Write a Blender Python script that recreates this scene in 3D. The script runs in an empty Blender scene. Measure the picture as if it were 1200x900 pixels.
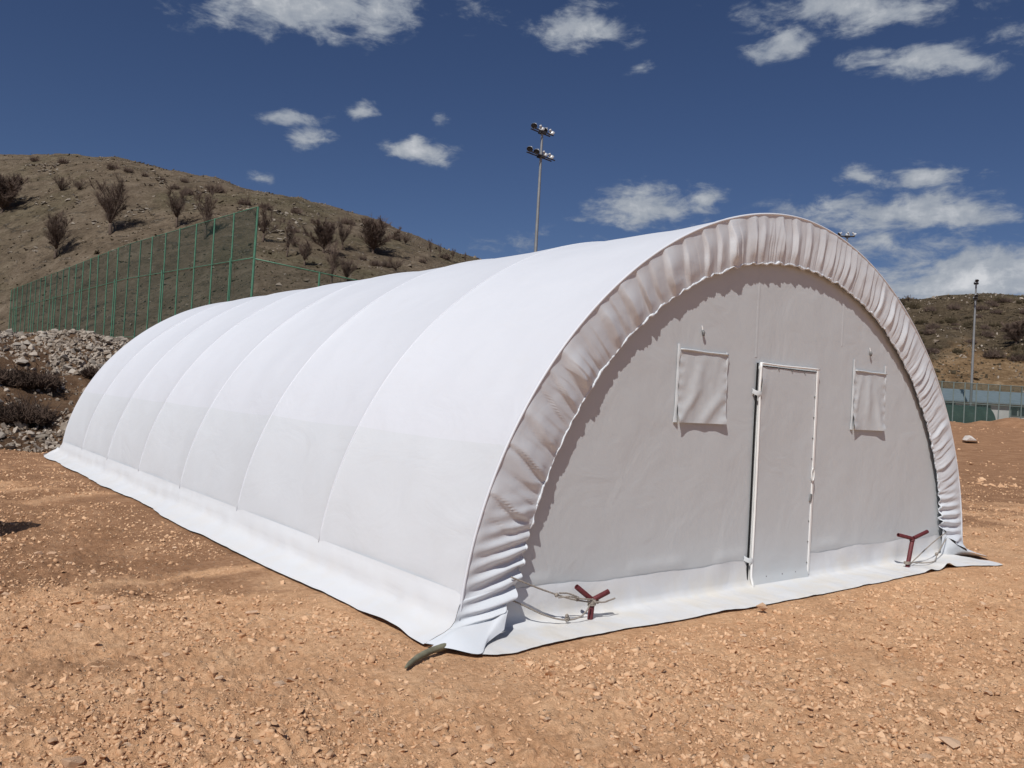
import bpy, math, random
import numpy as np
from mathutils import Vector, Matrix

random.seed(7)
RNG = np.random.default_rng(11)
R = math.radians
sc = bpy.context.scene
COL = sc.collection

# ------------------------------------------------------------------ camera
F_PX, YAW, PITCH, ROLL = 958.96, 0.676453, 0.0192378, 0.0568751
CAM = np.array([-5.41348, -4.48962, 1.6])


def cam_axes():
    f = np.array([math.sin(YAW) * math.cos(PITCH), math.cos(YAW) * math.cos(PITCH), math.sin(PITCH)])
    r = np.array([math.cos(YAW), -math.sin(YAW), 0.0])
    u = np.cross(r, f)
    c, s = math.cos(ROLL), math.sin(ROLL)
    return c * r + s * u, -s * r + c * u, f


AX_R, AX_U, AX_F = cam_axes()
cam_data = bpy.data.cameras.new('camera')
cam_data.sensor_width = 36.0
cam_data.lens = 36.0 * F_PX / 1200.0
cam_data.clip_start = 0.05
cam_data.clip_end = 6000.0
cam = bpy.data.objects.new('camera', cam_data)
COL.objects.link(cam)
m = Matrix.Identity(4)
for i in range(3):
    m[i][0], m[i][1], m[i][2], m[i][3] = AX_R[i], AX_U[i], -AX_F[i], CAM[i]
cam.matrix_world = m
sc.camera = cam


def ray(px, py):
    return AX_R * ((px - 600) / F_PX) + AX_U * (-(py - 450) / F_PX) + AX_F


def at_depth(px, py, d):
    return CAM + d * ray(px, py)


def on_plane(px, py, axis, v):
    d = ray(px, py)
    return CAM + d * ((v - CAM[axis]) / d[axis])


def project(P):
    q = np.atleast_2d(P) - CAM
    x, y, z = q @ AX_R, q @ AX_U, q @ AX_F
    z = np.where(z < 0.01, 0.01, z)
    return 600 + F_PX * x / z, 450 - F_PX * y / z


# ------------------------------------------------------------------ sun, sky, exposure
SUN_EL, SUN_AZ = R(50), math.atan2(-0.883, -0.469)      # direction towards the sun, from +Y clockwise
SUN_DIR = Vector((math.sin(SUN_AZ) * math.cos(SUN_EL), math.cos(SUN_AZ) * math.cos(SUN_EL), math.sin(SUN_EL)))
sun_data = bpy.data.lights.new('sun', 'SUN')
sun_data.energy = 4.0
sun_data.angle = R(0.53)
sun_data.color = (1.0, 0.965, 0.915)
sun = bpy.data.objects.new('sun', sun_data)
COL.objects.link(sun)
sun.rotation_euler = SUN_DIR.to_track_quat('Z', 'Y').to_euler()
sun.location = (0, 0, 60)

sc.view_settings.view_transform = 'Standard'
sc.view_settings.look = 'None'
sc.view_settings.exposure = 0.0
sc.view_settings.gamma = 1.0
sc.view_settings.use_curve_mapping = False
sc.render.engine = 'CYCLES'
sc.cycles.max_bounces = 6
sc.cycles.transparent_max_bounces = 24
sc.cycles.use_denoising = True

world = bpy.data.worlds.new('World')
sc.world = world
world.use_nodes = True


class NT:
    """small helper round a node tree"""

    def __init__(self, tree):
        self.t = tree
        tree.nodes.clear()

    def n(self, typ, **kw):
        nd = self.t.nodes.new(typ)
        for k, v in kw.items():
            setattr(nd, k, v)
        return nd

    def l(self, a, b):
        self.t.links.new(a, b)

    def sock(self, s, v):
        if v is None:
            return
        if isinstance(v, bpy.types.NodeSocket):
            self.l(v, s)
        else:
            s.default_value = v

    def math(self, op, a, b=None, c=None, clamp=False):
        nd = self.n('ShaderNodeMath', operation=op, use_clamp=clamp)
        for s, v in zip(nd.inputs, (a, b, c)):
            self.sock(s, v)
        return nd.outputs[0]

    def vmath(self, op, a, b=None):
        nd = self.n('ShaderNodeVectorMath', operation=op)
        self.sock(nd.inputs[0], a)
        if b is not None:
            self.sock(nd.inputs[1], b)
        return nd.outputs['Value'] if op in ('DOT_PRODUCT', 'LENGTH') else nd.outputs['Vector']

    def noise(self, vec, scale, detail=4, rough=0.55, dist=0.0):
        nd = self.n('ShaderNodeTexNoise')
        if vec is not None:
            self.l(vec, nd.inputs['Vector'])
        nd.inputs['Scale'].default_value = scale
        nd.inputs['Detail'].default_value = detail
        nd.inputs['Roughness'].default_value = rough
        nd.inputs['Distortion'].default_value = dist
        return nd.outputs['Fac']

    def ramp(self, fac, stops, interp='LINEAR'):
        nd = self.n('ShaderNodeValToRGB')
        cr = nd.color_ramp
        cr.interpolation = interp
        while len(cr.elements) < len(stops):
            cr.elements.new(0.5)
        for e, (p, c) in zip(cr.elements, stops):
            e.position = p
            e.color = (c, c, c, 1) if isinstance(c, (int, float)) else (*c, 1)
        self.l(fac, nd.inputs[0])
        return nd.outputs[0]

    def mix(self, fac, a, b, blend='MIX'):
        nd = self.n('ShaderNodeMix', data_type='RGBA', blend_type=blend)
        self.sock(nd.inputs[0], fac)
        for s, v in ((nd.inputs[6], a), (nd.inputs[7], b)):
            if isinstance(v, tuple):
                s.default_value = (*v, 1)
            else:
                self.sock(s, v)
        return nd.outputs[2]

    def mapr(self, v, a, b, c=0.0, d=1.0, smooth=True):
        nd = self.n('ShaderNodeMapRange')
        nd.interpolation_type = 'SMOOTHSTEP' if smooth else 'LINEAR'
        self.sock(nd.inputs[0], v)
        for k, x in zip((1, 2, 3, 4), (a, b, c, d)):
            self.sock(nd.inputs[k], x)
        return nd.outputs[0]


def build_world():
    w = NT(world.node_tree)
    out = w.n('ShaderNodeOutputWorld')
    bg = w.n('ShaderNodeBackground')
    bg.inputs['Strength'].default_value = 0.06
    w.l(bg.outputs[0], out.inputs[0])
    sky = w.n('ShaderNodeTexSky', sky_type='NISHITA')
    sky.sun_disc = False
    sky.sun_elevation = SUN_EL
    sky.sun_rotation = SUN_AZ % (2 * math.pi)
    sky.altitude = 1100.0
    sky.air_density = 1.0
    sky.dust_density = 0.35
    sky.ozone_density = 2.0
    # a polarised, deep-blue spring sky
    blue = w.mix(1.0, sky.outputs[0], SKY_TINT, 'MULTIPLY')
    geo = w.n('ShaderNodeTexCoord')
    d = w.vmath('NORMALIZE', geo.outputs['Generated'])
    wob = w.n('ShaderNodeTexNoise')
    wob.inputs['Scale'].default_value = 16.0
    wob.inputs['Detail'].default_value = 3.0
    w.l(d, wob.inputs['Vector'])
    off = w.vmath('SUBTRACT', wob.outputs['Color'], (0.5, 0.5, 0.5))
    sc_ = w.n('ShaderNodeVectorMath', operation='SCALE')
    w.l(off, sc_.inputs[0])
    sc_.inputs['Scale'].default_value = 0.035
    dd = w.vmath('ADD', d, sc_.outputs[0])
    clouds = [  # px, py, half width, half height, weight
        (350, 6, 105, 27, 1.0), (440, 18, 38, 26, .8), (680, 33, 52, 20, .85), (718, 34, 20, 16, .6), (1000, 12, 100, 18, .85), (920, 48, 32, 24, .75),
        (1085, 72, 62, 16, .85), (1150, 44, 60, 20, .35), (424, 130, 15, 11, .7),
        (348, 139, 30, 9, .5), (364, 162, 27, 11, .75), (485, 176, 38, 12, .85),
        (515, 138, 8, 6, .4), (752, 244, 76, 17, .95), (760, 232, 40, 14, .5), (825, 236, 28, 11, .75), (1012, 208, 34, 10, .6),
        (1094, 202, 36, 10, .8), (1065, 248, 105, 20, .95), (990, 262, 60, 14, .6), (1050, 292, 110, 26, .48), (1140, 326, 100, 30, 1.25), (1060, 335, 90, 22, .7),
        (752, 78, 11, 7, .4), (305, 211, 10, 6, .3), (560, 15, 30, 14, .2), (640, 290, 40, 8, .1)]
    field = None
    top = None
    for (px, py, hw, hh, wt) in clouds:
        c = ray(px, py)
        c = c / np.linalg.norm(c)
        u = AX_R - c * (AX_R @ c)
        u /= np.linalg.norm(u)
        v = np.cross(u, c) * 1.0
        if v @ AX_U < 0:
            v = -v
        rw, rh = hw / F_PX * 1.25, hh / F_PX * 1.3
        cv = w.n('ShaderNodeCombineXYZ')
        w.l(w.vmath('DOT_PRODUCT', dd, tuple(u / rw)), cv.inputs[0])
        # the dot with u is zero at the centre because u is orthogonal to c
        yv = w.vmath('DOT_PRODUCT', dd, tuple(v / rh))
        w.l(yv, cv.inputs[1])
        # reject the antipode
        w.l(w.math('MULTIPLY', w.math('SUBTRACT', 1.0, w.vmath('DOT_PRODUCT', dd, tuple(c))), 3.0), cv.inputs[2])
        ln = w.vmath('LENGTH', cv.outputs[0])
        f = w.math('MULTIPLY', w.math('SUBTRACT', 1.0, ln), wt)
        field = f if field is None else w.math('MAXIMUM', field, f)
    # the rest of the sky carries the same scattered fair-weather cloud
    sep = w.n('ShaderNodeSeparateXYZ')
    w.l(d, sep.inputs[0])
    zz = w.math('ADD', w.math('MAXIMUM', sep.outputs[2], 0.0), 0.12)
    pl = w.n('ShaderNodeVectorMath', operation='SCALE')
    w.l(d, pl.inputs[0])
    w.l(w.math('DIVIDE', 1.0, zz), pl.inputs['Scale'])
    gen = w.math('MULTIPLY', w.math('SUBTRACT', w.noise(pl.outputs[0], 1.1, 2, .5), 0.60), 5.0)
    away = w.mapr(w.vmath('DOT_PRODUCT', d, tuple(AX_F)), 0.80, 0.70, -2.0, 0.0)
    field = w.math('MAXIMUM', field, w.math('ADD', gen, away))
    mp = w.n('ShaderNodeMapping')
    w.l(d, mp.inputs[0])
    mp.inputs['Scale'].default_value = (.8, .8, 1.9)
    fine = w.noise(mp.outputs[0], 26.0, 7, .62, .25)
    fluff = w.math('ADD', w.math('MULTIPLY', field, 1.15), w.math('MULTIPLY', w.math('SUBTRACT', fine, 0.5), 2.3))
    dens = w.mapr(fluff, 0.02, 0.75)
    present = w.mapr(field, -0.35, 0.06)
    dens = w.math('MULTIPLY', dens, present)
    dens = w.math('MULTIPLY', dens, w.mapr(sep.outputs[2], -0.02, 0.03))
    body = w.noise(dd, 40.0, 5, .6)
    shade = w.math('ADD', w.math('MULTIPLY', fluff, 0.55), w.math('MULTIPLY', w.math('SUBTRACT', body, .5), 1.1))
    ccol = w.ramp(w.math('MULTIPLY', shade, 1.0, clamp=True), [(0.0, CLOUD_LO), (0.5, CLOUD_MID), (0.95, CLOUD_HI)])
    ten = w.n('ShaderNodeVectorMath', operation='SCALE')
    w.l(ccol, ten.inputs[0])
    ten.inputs['Scale'].default_value = 1.0 / 0.06
    col = w.mix(w.math('MULTIPLY', dens, 0.93), blue, ten.outputs[0])
    w.l(col, bg.inputs['Color'])
    world.cycles.sampling_method = 'MANUAL'
    world.cycles.sample_map_resolution = 1024


SKY_TINT = (0.54, 0.60, 0.78)
CLOUD_LO, CLOUD_MID, CLOUD_HI = (0.24, 0.28, 0.35), (0.39, 0.42, 0.465), (0.66, 0.67, 0.69)
build_world()


# ------------------------------------------------------------------ numeric helpers
def _hash(ix, iy, iz):
    h = (ix * 374761393 + iy * 668265263 + iz * 2147483647 + 1274126177) & 0xFFFFFFFF
    h = ((h ^ (h >> 13)) * 1274126177) & 0xFFFFFFFF
    h = (h ^ (h >> 16)) & 0xFFFFFFFF
    return h / 4294967295.0


def vnoise(x, y, z=0.0):
    x, y, z = np.broadcast_arrays(np.asarray(x, float), np.asarray(y, float), np.asarray(z, float))
    ix, iy, iz = np.floor(x).astype(np.int64), np.floor(y).astype(np.int64), np.floor(z).astype(np.int64)
    fx, fy, fz = x - ix, y - iy, z - iz
    fx, fy, fz = (f * f * f * (f * (f * 6 - 15) + 10) for f in (fx, fy, fz))
    r = 0
    for dx in (0, 1):
        for dy in (0, 1):
            for dz in (0, 1):
                r = r + _hash(ix + dx, iy + dy, iz + dz) * (fx if dx else 1 - fx) * (fy if dy else 1 - fy) * (fz if dz else 1 - fz)
    return r * 2 - 1


def fbm(x, y, z=0.0, octaves=4, gain=0.5):
    a, s, t = 1.0, 0.0, 0.0
    f = 1.0
    for i in range(octaves):
        s = s + a * vnoise(np.asarray(x) * f + 17.3 * i, np.asarray(y) * f - 9.1 * i, np.asarray(z) * f + 3.7 * i)
        t += a
        a *= gain
        f *= 2.03
    return s / t


def sstep(a, b, x):
    t = np.clip((np.asarray(x, float) - a) / (b - a), 0, 1)
    return t * t * (3 - 2 * t)


# ------------------------------------------------------------------ object helpers
def obj(name, mesh, mat=None, parent=None, label=None, cat=None, group=None, kind=None, loc=None):
    o = bpy.data.objects.new(name, mesh)
    COL.objects.link(o)
    if mat is not None and mesh is not None and not mesh.materials:
        for mm in (mat if isinstance(mat, (list, tuple)) else [mat]):
            mesh.materials.append(mm)
    if parent is not None:
        o.parent = parent
    if loc is not None:
        o.location = tuple(loc)
    for k, v in (('label', label), ('category', cat), ('group', group), ('kind', kind)):
        if v:
            o[k] = v
    return o


def empty(name, loc, label, cat, group=None, rz=0.0):
    o = obj(name, None, label=label, cat=cat, group=group, loc=loc)
    o.empty_display_size = 0.3
    o.rotation_euler = (0, 0, rz)
    return o


def copy_tree(o, parent=None):
    c = o.copy()
    COL.objects.link(c)
    if parent is not None:
        c.parent = parent
    for ch in list(o.children):
        copy_tree(ch, c)
    return c


def np_mesh(name, V, faces, smooth=True, mats=None):
    """V (n,3); faces (m,k) array with k = 3 or 4"""
    me = bpy.data.meshes.new(name)
    V = np.asarray(V, np.float32)
    Fc = np.asarray(faces, np.int32)
    k = Fc.shape[1]
    me.vertices.add(len(V))
    me.vertices.foreach_set('co', V.ravel())
    me.loops.add(Fc.size)
    me.loops.foreach_set('vertex_index', Fc.ravel())
    me.polygons.add(len(Fc))
    me.polygons.foreach_set('loop_start', np.arange(0, Fc.size, k, dtype=np.int32))
    me.polygons.foreach_set('use_smooth', np.full(len(Fc), smooth) if np.isscalar(smooth) else smooth)
    if mats is not None:
        me.polygons.foreach_set('material_index', np.asarray(mats, np.int32))
    me.update(calc_edges=True)
    me.validate()
    return me


def grid_faces(nu, nv, close_u=False):
    i, j = np.meshgrid(np.arange(nu if close_u else nu - 1), np.arange(nv - 1), indexing='ij')
    a = i * nv + j
    b = ((i + 1) % nu) * nv + j
    return np.stack([a, b, b + 1, a + 1], -1).reshape(-1, 4)


def grid_mesh(name, V, smooth=True, close_u=False, flip=False, mats=None):
    nu, nv = V.shape[:2]
    Fc = grid_faces(nu, nv, close_u)
    if flip:
        Fc = Fc[:, ::-1]
    return np_mesh(name, V.reshape(-1, 3), Fc, smooth, mats)


class MB:
    """collects simple solids into one mesh"""

    def __init__(self):
        self.v, self.f = [], []

    def add(self, V, Fs):
        o = len(self.v)
        self.v += [tuple(map(float, p)) for p in V]
        self.f += [tuple(int(i) + o for i in f) for f in Fs]
        return self

    def box(self, c, s, rot=None, bevel=0.0):
        hx, hy, hz = s[0] / 2, s[1] / 2, s[2] / 2
        if bevel > 0:
            b = min(bevel, hx * .9, hy * .9, hz * .9)
            V, idx = [], {}
            Fs = []
            for sx in (-1, 1):
                for sy in (-1, 1):
                    for sz in (-1, 1):
                        for k in range(3):
                            p = [sx * (hx - b), sy * (hy - b), sz * (hz - b)]
                            p[k] = (sx * hx, sy * hy, sz * hz)[k]
                            idx[(sx, sy, sz, k)] = len(V)
                            V.append(p)
            for k in range(3):
                a, c2 = [(1, 2), (2, 0), (0, 1)][k]
                for s_ in (-1, 1):
                    q = []
                    for (p1, p2) in ((-1, -1), (1, -1), (1, 1), (-1, 1)):
                        sg = [0, 0, 0]
                        sg[k], sg[a], sg[c2] = s_, p1, p2
                        q.append(idx[(*sg, k)])
                    Fs.append(q if s_ > 0 else q[::-1])
            for k in range(3):
                a, c2 = [(1, 2), (2, 0), (0, 1)][k]
                for p1 in (-1, 1):
                    for p2 in (-1, 1):
                        s0, s1 = [0, 0, 0], [0, 0, 0]
                        s0[k], s1[k] = -1, 1
                        for t in (s0, s1):
                            t[a], t[c2] = p1, p2
                        Fs.append([idx[(*s0, a)], idx[(*s1, a)], idx[(*s1, c2)], idx[(*s0, c2)]])
            for sx in (-1, 1):
                for sy in (-1, 1):
                    for sz in (-1, 1):
                        Fs.append([idx[(sx, sy, sz, k)] for k in range(3)])
        else:
            V = [(sx * hx, sy * hy, sz * hz) for sx in (-1, 1) for sy in (-1, 1) for sz in (-1, 1)]
            Fs = [(0, 1, 3, 2), (4, 6, 7, 5), (0, 4, 5, 1), (2, 3, 7, 6), (0, 2, 6, 4), (1, 5, 7, 3)]
        V = np.array(V, float)
        if rot is not None:
            V = V @ np.array(rot.to_3x3()).T
        return self.add(V + np.array(c, float), Fs)

    def tube(self, pts, rad, n=8, caps=True, wob=0.0):
        P = np.array(pts, float)
        k = len(P)
        rad = np.full(k, rad, float) if np.isscalar(rad) else np.asarray(rad, float)
        T = np.gradient(P, axis=0) if k > 2 else np.repeat([P[1] - P[0]], 2, 0)
        T /= np.linalg.norm(T, axis=1)[:, None] + 1e-12
        ref = np.array([0, 0, 1.0]) if abs(T[0][2]) < .9 else np.array([1.0, 0, 0])
        V = []
        u = np.cross(ref, T[0])
        u /= np.linalg.norm(u)
        for i in range(k):
            u = u - T[i] * (u @ T[i])
            u /= np.linalg.norm(u) + 1e-12
            v = np.cross(T[i], u)
            for j in range(n):
                a = 2 * math.pi * j / n
                r = rad[i] * (1 + wob * random.uniform(-1, 1))
                V.append(P[i] + r * (math.cos(a) * u + math.sin(a) * v))
        Fs = []
        for i in range(k - 1):
            for j in range(n):
                a, b = i * n + j, i * n + (j + 1) % n
                Fs.append((a, b, b + n, a + n))
        if caps:
            Fs.append(tuple(range(n))[::-1])
            Fs.append(tuple(range((k - 1) * n, k * n)))
        return self.add(V, Fs)

    def mesh(self, name, smooth=False, angle=None):
        me = bpy.data.meshes.new(name)
        me.from_pydata(self.v, [], self.f)
        if smooth:
            me.polygons.foreach_set('use_smooth', np.ones(len(me.polygons), bool))
            if angle is not None:
                me.set_sharp_from_angle(angle=R(angle))
        me.update()
        return me

    def build(self, name, mat, parent=None, smooth=False, angle=None, **kw):
        return obj(name, self.mesh(name, smooth, angle), mat, parent, **kw)


def spline(pts, n):
    """Catmull-Rom through pts, n samples"""
    P = np.array(pts, float)
    P = np.vstack([2 * P[0] - P[1], P, 2 * P[-1] - P[-2]])
    k = len(P) - 3
    out = []
    for t in np.linspace(0, k - 1e-6, n):
        i = int(t)
        f = t - i
        a, b, c, d = P[i:i + 4]
        out.append(.5 * (2 * b + (c - a) * f + (2 * a - 5 * b + 4 * c - d) * f ** 2 + (3 * b - a - 3 * c + d) * f ** 3))
    return np.array(out)


# ------------------------------------------------------------------ materials
def material(name, build, rough=0.8, spec=0.3):
    mt = bpy.data.materials.new(name)
    mt.use_nodes = True
    t = NT(mt.node_tree)
    out = t.n('ShaderNodeOutputMaterial')
    b = t.n('ShaderNodeBsdfPrincipled')
    b.inputs['Roughness'].default_value = rough
    b.inputs['Specular IOR Level'].default_value = spec
    t.l(b.outputs[0], out.inputs[0])
    tc = t.n('ShaderNodeTexCoord').outputs['Object']
    build(t, b, tc, out)
    return mt


def bump(t, b, h, dist, strength=1.0, prev=None):
    nd = t.n('ShaderNodeBump')
    nd.inputs['Strength'].default_value = strength
    nd.inputs['Distance'].default_value = dist
    t.l(h, nd.inputs['Height'])
    if prev is not None:
        t.l(prev, nd.inputs['Normal'])
    t.l(nd.outputs[0], b.inputs['Normal'])
    return nd.outputs[0]


def m_plain(name, c, rough=0.6, spec=0.4, var=0.12, scale=6.0, metal=0.0, bmp=0.0, bscale=60.0):
    def f(t, b, tc, out):
        n = t.noise(tc, scale, 5, .6)
        lo = tuple(x * (1 - var) for x in c)
        hi = tuple(min(1, x * (1 + var)) for x in c)
        t.l(t.ramp(n, [(.3, lo), (.7, hi)]), b.inputs['Base Color'])
        b.inputs['Metallic'].default_value = metal
        if bmp:
            bump(t, b, t.noise(tc, bscale, 4), bmp)
    return material(name, f, rough, spec)


def m_fabric(name, c, dust=0.0, dustc=(.62, .50, .36), crease=0.004):
    """coated tarpaulin: faint creases, a fine weave, grime that collects low down"""
    def f(t, b, tc, out):
        n1 = t.noise(tc, 1.3, 5, .6, .4)
        base = t.ramp(n1, [(.25, tuple(x * .965 for x in c)), (.75, c)])
        g = t.noise(tc, 5.0, 6, .65, .6)
        grime = t.mapr(g, .52, .78, 0, .08)
        base = t.mix(grime, base, (.55, .51, .45))
        tone = t.mapr(t.n('ShaderNodeObjectInfo').outputs['Random'], 0, 1, .965, 1.0, False)
        tv = t.n('ShaderNodeVectorMath', operation='SCALE')
        t.l(base, tv.inputs[0])
        t.l(tone, tv.inputs['Scale'])
        base = tv.outputs[0]
        if dust > 0:
            sep = t.n('ShaderNodeSeparateXYZ')
            t.l(tc, sep.inputs[0])
            low = t.mapr(sep.outputs[2], .32, .01, 0, 1)
            dn = t.noise(tc, 3.1, 6, .65, .3)
            amt = t.math('MULTIPLY', low, t.mapr(dn, .38, .68, 0.06 * dust, dust))
            base = t.mix(amt, base, dustc)
        t.l(base, b.inputs['Base Color'])
        st = t.n('ShaderNodeMapping')
        t.l(tc, st.inputs[0])
        st.inputs['Scale'].default_value = (1.0, .55, 1.0)
        w1 = t.noise(st.outputs[0], 2.2, 4, .5, .9)
        w2 = t.noise(tc, 9.0, 3, .5, .5)
        h = t.math('ADD', w1, t.math('MULTIPLY', w2, .12))
        nrm = bump(t, b, h, crease * 4, .75)
        wv = t.noise(tc, 420.0, 1, .5)
        bump(t, b, wv, .0006, .25, nrm)
    return material(name, f, 0.52, 0.35)


def m_soil(name, bank=False):
    def f(t, b, tc, out):
        big = t.noise(tc, .22, 4, .55, .5)
        mid = t.noise(tc, 1.7, 6, .65, .3)
        fin = t.noise(tc, 22.0, 8, .72)
        if bank:
            c1 = t.ramp(mid, [(.28, (.09, .055, .034)), (.48, (.17, .108, .068)), (.62, (.235, .155, .098)), (.8, (.31, .225, .155))])
        else:
            c1 = t.ramp(mid, [(.22, (.54, .312, .172)), (.45, (.69, .422, .245)), (.66, (.77, .50, .302)), (.85, (.82, .57, .37))])
            st = t.n('ShaderNodeMapping')
            t.l(tc, st.inputs[0])
            st.inputs['Scale'].default_value = (.34, .85, 1)
            st.inputs['Rotation'].default_value = (0, 0, R(-22))
            tr = t.noise(st.outputs[0], 1.0, 5, .6, .6)
            sep = t.n('ShaderNodeSeparateXYZ')
            t.l(tc, sep.inputs[0])
            # darker, damper ground further along the side of the tent and out on the field
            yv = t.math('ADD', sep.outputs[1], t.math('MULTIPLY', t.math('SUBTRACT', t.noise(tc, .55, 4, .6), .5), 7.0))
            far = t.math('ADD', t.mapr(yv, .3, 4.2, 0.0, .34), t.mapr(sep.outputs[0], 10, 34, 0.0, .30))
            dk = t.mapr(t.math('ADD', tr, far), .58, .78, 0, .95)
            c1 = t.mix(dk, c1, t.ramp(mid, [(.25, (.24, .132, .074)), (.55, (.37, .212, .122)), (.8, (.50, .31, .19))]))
        c2 = t.mix(t.mapr(fin, .36, .68, 0, 1), t.mix(1.0, c1, (.80, .74, .69), 'MULTIPLY'), t.mix(1.0, c1, (1.10, 1.10, 1.10), 'MULTIPLY'))
        # pale chips
        vo = t.n('ShaderNodeTexVoronoi')
        vo.inputs['Scale'].default_value = 34.0
        t.l(tc, vo.inputs['Vector'])
        chip = t.math('MULTIPLY', t.mapr(vo.outputs['Distance'], .34, .22), t.mapr(t.noise(tc, 13.0, 3), .52, .6))
        c3 = t.mix(t.math('MULTIPLY', chip, .5), c2, (.66, .50, .36) if not bank else (.42, .36, .29))
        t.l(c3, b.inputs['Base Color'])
        h = t.math('ADD', t.math('MULTIPLY', fin, 1.0), t.math('MULTIPLY', t.noise(tc, 90.0, 4, .6), .4))
        h = t.math('ADD', h, t.math('MULTIPLY', chip, .5))
        bump(t, b, h, .028 if not bank else .08, 1.0)
    return material(name, f, 0.95, 0.08)


def m_stone(name, lo, hi, island=False, rnd=True):
    def f(t, b, tc, out):
        if island:
            rn = t.n('ShaderNodeNewGeometry').outputs['Random Per Island']
        else:
            rn = t.n('ShaderNodeObjectInfo').outputs['Random']
        n = t.noise(tc, 30.0, 6, .65)
        v = t.math('ADD', t.math('MULTIPLY', rn, .75), t.math('MULTIPLY', t.math('SUBTRACT', n, .5), .9), clamp=True)
        t.l(t.ramp(v, [(0.0, lo), (1.0, hi)]), b.inputs['Base Color'])
        bump(t, b, t.noise(tc, 70.0, 5, .65), .006, .8)
    return material(name, f, 0.92, 0.1)


def m_hill(name, c_lo, c_mid, c_hi, rock=(.37, .325, .27), rocky=.5, green=(.085, .085, .042), cut=None):
    def f(t, b, tc, out):
        n1 = t.noise(tc, .035, 5, .6, .6)
        n2 = t.noise(tc, .30, 8, .78, .3)
        n3 = t.noise(tc, 1.6, 6, .7)
        v = t.math('ADD', t.math('MULTIPLY', n2, .65), t.math('MULTIPLY', n3, .35))
        c = t.ramp(v, [(.34, c_lo), (.5, c_mid), (.66, c_hi)])
        c = t.mix(t.mapr(n1, .5, .68, 0, .4), c, t.mix(1.0, c, (green[0] / c_mid[0], green[1] / c_mid[1], green[2] / c_mid[2]), 'MULTIPLY'))
        st = t.n('ShaderNodeMapping')
        t.l(tc, st.inputs[0])
        st.inputs['Scale'].default_value = (.45, .45, 1.6)
        r1 = t.noise(st.outputs[0], .8, 7, .75, .2)
        pat = t.noise(tc, .09, 4, .6)
        rk = t.math('MULTIPLY', t.mapr(r1, .56, .64), t.mapr(pat, .44, .58, .30, 1.0))
        c = t.mix(t.math('MULTIPLY', rk, rocky), c, rock)
        if cut is not None:
            sep = t.n('ShaderNodeSeparateXYZ')
            t.l(tc, sep.inputs[0])
            hh = t.math('ADD', sep.outputs[2], t.math('MULTIPLY', t.math('SUBTRACT', t.noise(tc, .07, 5, .6), .5), 16.0))
            ck = t.mapr(hh, 13.5, 11.0)
            c = t.mix(t.math('MULTIPLY', ck, .85), c, t.ramp(v, [(.36, (.13, .078, .04)), (.5, (.27, .175, .095)), (.64, (.42, .30, .185))]))
        t.l(c, b.inputs['Base Color'])
        bump(t, b, t.math('ADD', v, t.math('MULTIPLY', rk, .25)), 1.3, 1.0)
    return material(name, f, 0.97, 0.05)


M = {}
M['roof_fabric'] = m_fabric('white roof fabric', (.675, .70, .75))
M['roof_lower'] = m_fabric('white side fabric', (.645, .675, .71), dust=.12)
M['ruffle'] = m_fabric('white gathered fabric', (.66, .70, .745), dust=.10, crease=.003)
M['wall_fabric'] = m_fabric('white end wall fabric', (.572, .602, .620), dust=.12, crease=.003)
M['skirt'] = m_fabric('white ground skirt fabric', (.665, .68, .70), dust=.4, dustc=(.68, .60, .46))
M['side_skirt'] = m_fabric('white side skirt fabric', (.665, .685, .71), dust=.16, dustc=(.66, .55, .39))
M['trim'] = m_plain('white trim', (.76, .76, .75), .45, .4, .05)
M['black'] = m_plain('black gap', (.012, .012, .013), .8, .2)
M['rivet'] = m_plain('dull rivet', (.16, .16, .16), .5, .5)
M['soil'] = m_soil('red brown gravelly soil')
M['bank'] = m_soil('dark bank soil', True)
M['gravel'] = m_stone('soil gravel', (.53, .315, .18), (.78, .53, .335), island=True)
M['stone'] = m_stone('tan stone', (.56, .355, .225), (.80, .585, .41))
M['limestone'] = m_stone('pale limestone', (.25, .215, .175), (.52, .465, .40))
M['rubble'] = m_stone('limestone rubble', (.18, .14, .105), (.52, .455, .385), island=True)
M['hill_a'] = m_hill('dry hillside', (.075, .057, .040), (.168, .130, .092), (.27, .218, .162), rocky=.5)
M['hill_b'] = m_hill('scrubby hillside', (.045, .034, .023), (.105, .08, .052), (.18, .14, .095), rocky=.25, cut=True)
M['bark'] = m_plain('grey brown bark', (.125, .095, .076), .95, .1, .3)
M['twig'] = m_plain('bare brown twigs', (.135, .098, .080), .95, .1, .35, .5)
M['scrub'] = m_plain('dead brown scrub', (.085, .06, .047), .95, .1, .35, 1.5)
M['scrub_olive'] = m_plain('olive brown scrub', (.10, .08, .05), .95, .1, .4, .4)
M['green'] = m_plain('green painted steel', (.085, .225, .145), .45, .4, .25, 3)
M['green_far'] = m_plain('pale green painted steel', (.16, .20, .19), .5, .4, .2, 3)
M['galv'] = m_plain('galvanised steel', (.30, .31, .31), .45, .5, .15, 2, .4)
M['lamp'] = m_plain('lamp housing', (.62, .64, .65), .35, .5, .1, 3, .3)
M['lens'] = m_plain('dark lamp glass', (.05, .055, .06), .12, .6, .1)
M['dark_steel'] = m_plain('dark steel', (.05, .05, .055), .5, .5, .2, 3, .3)
M['maroon'] = m_plain('maroon primed steel', (.115, .024, .028), .55, .35, .3, 40, 0, .002, 120)
M['rope'] = m_plain('grey polypropylene rope', (.30, .265, .23), .85, .2, .35, 90, 0, .003, 260)
M['hose'] = m_plain('grey green hose', (.17, .165, .115), .7, .3, .25, 14, 0, .004, 60)
M['bwhite'] = m_plain('white painted wall', (.66, .68, .66), .8, .2, .1, 1)
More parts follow.
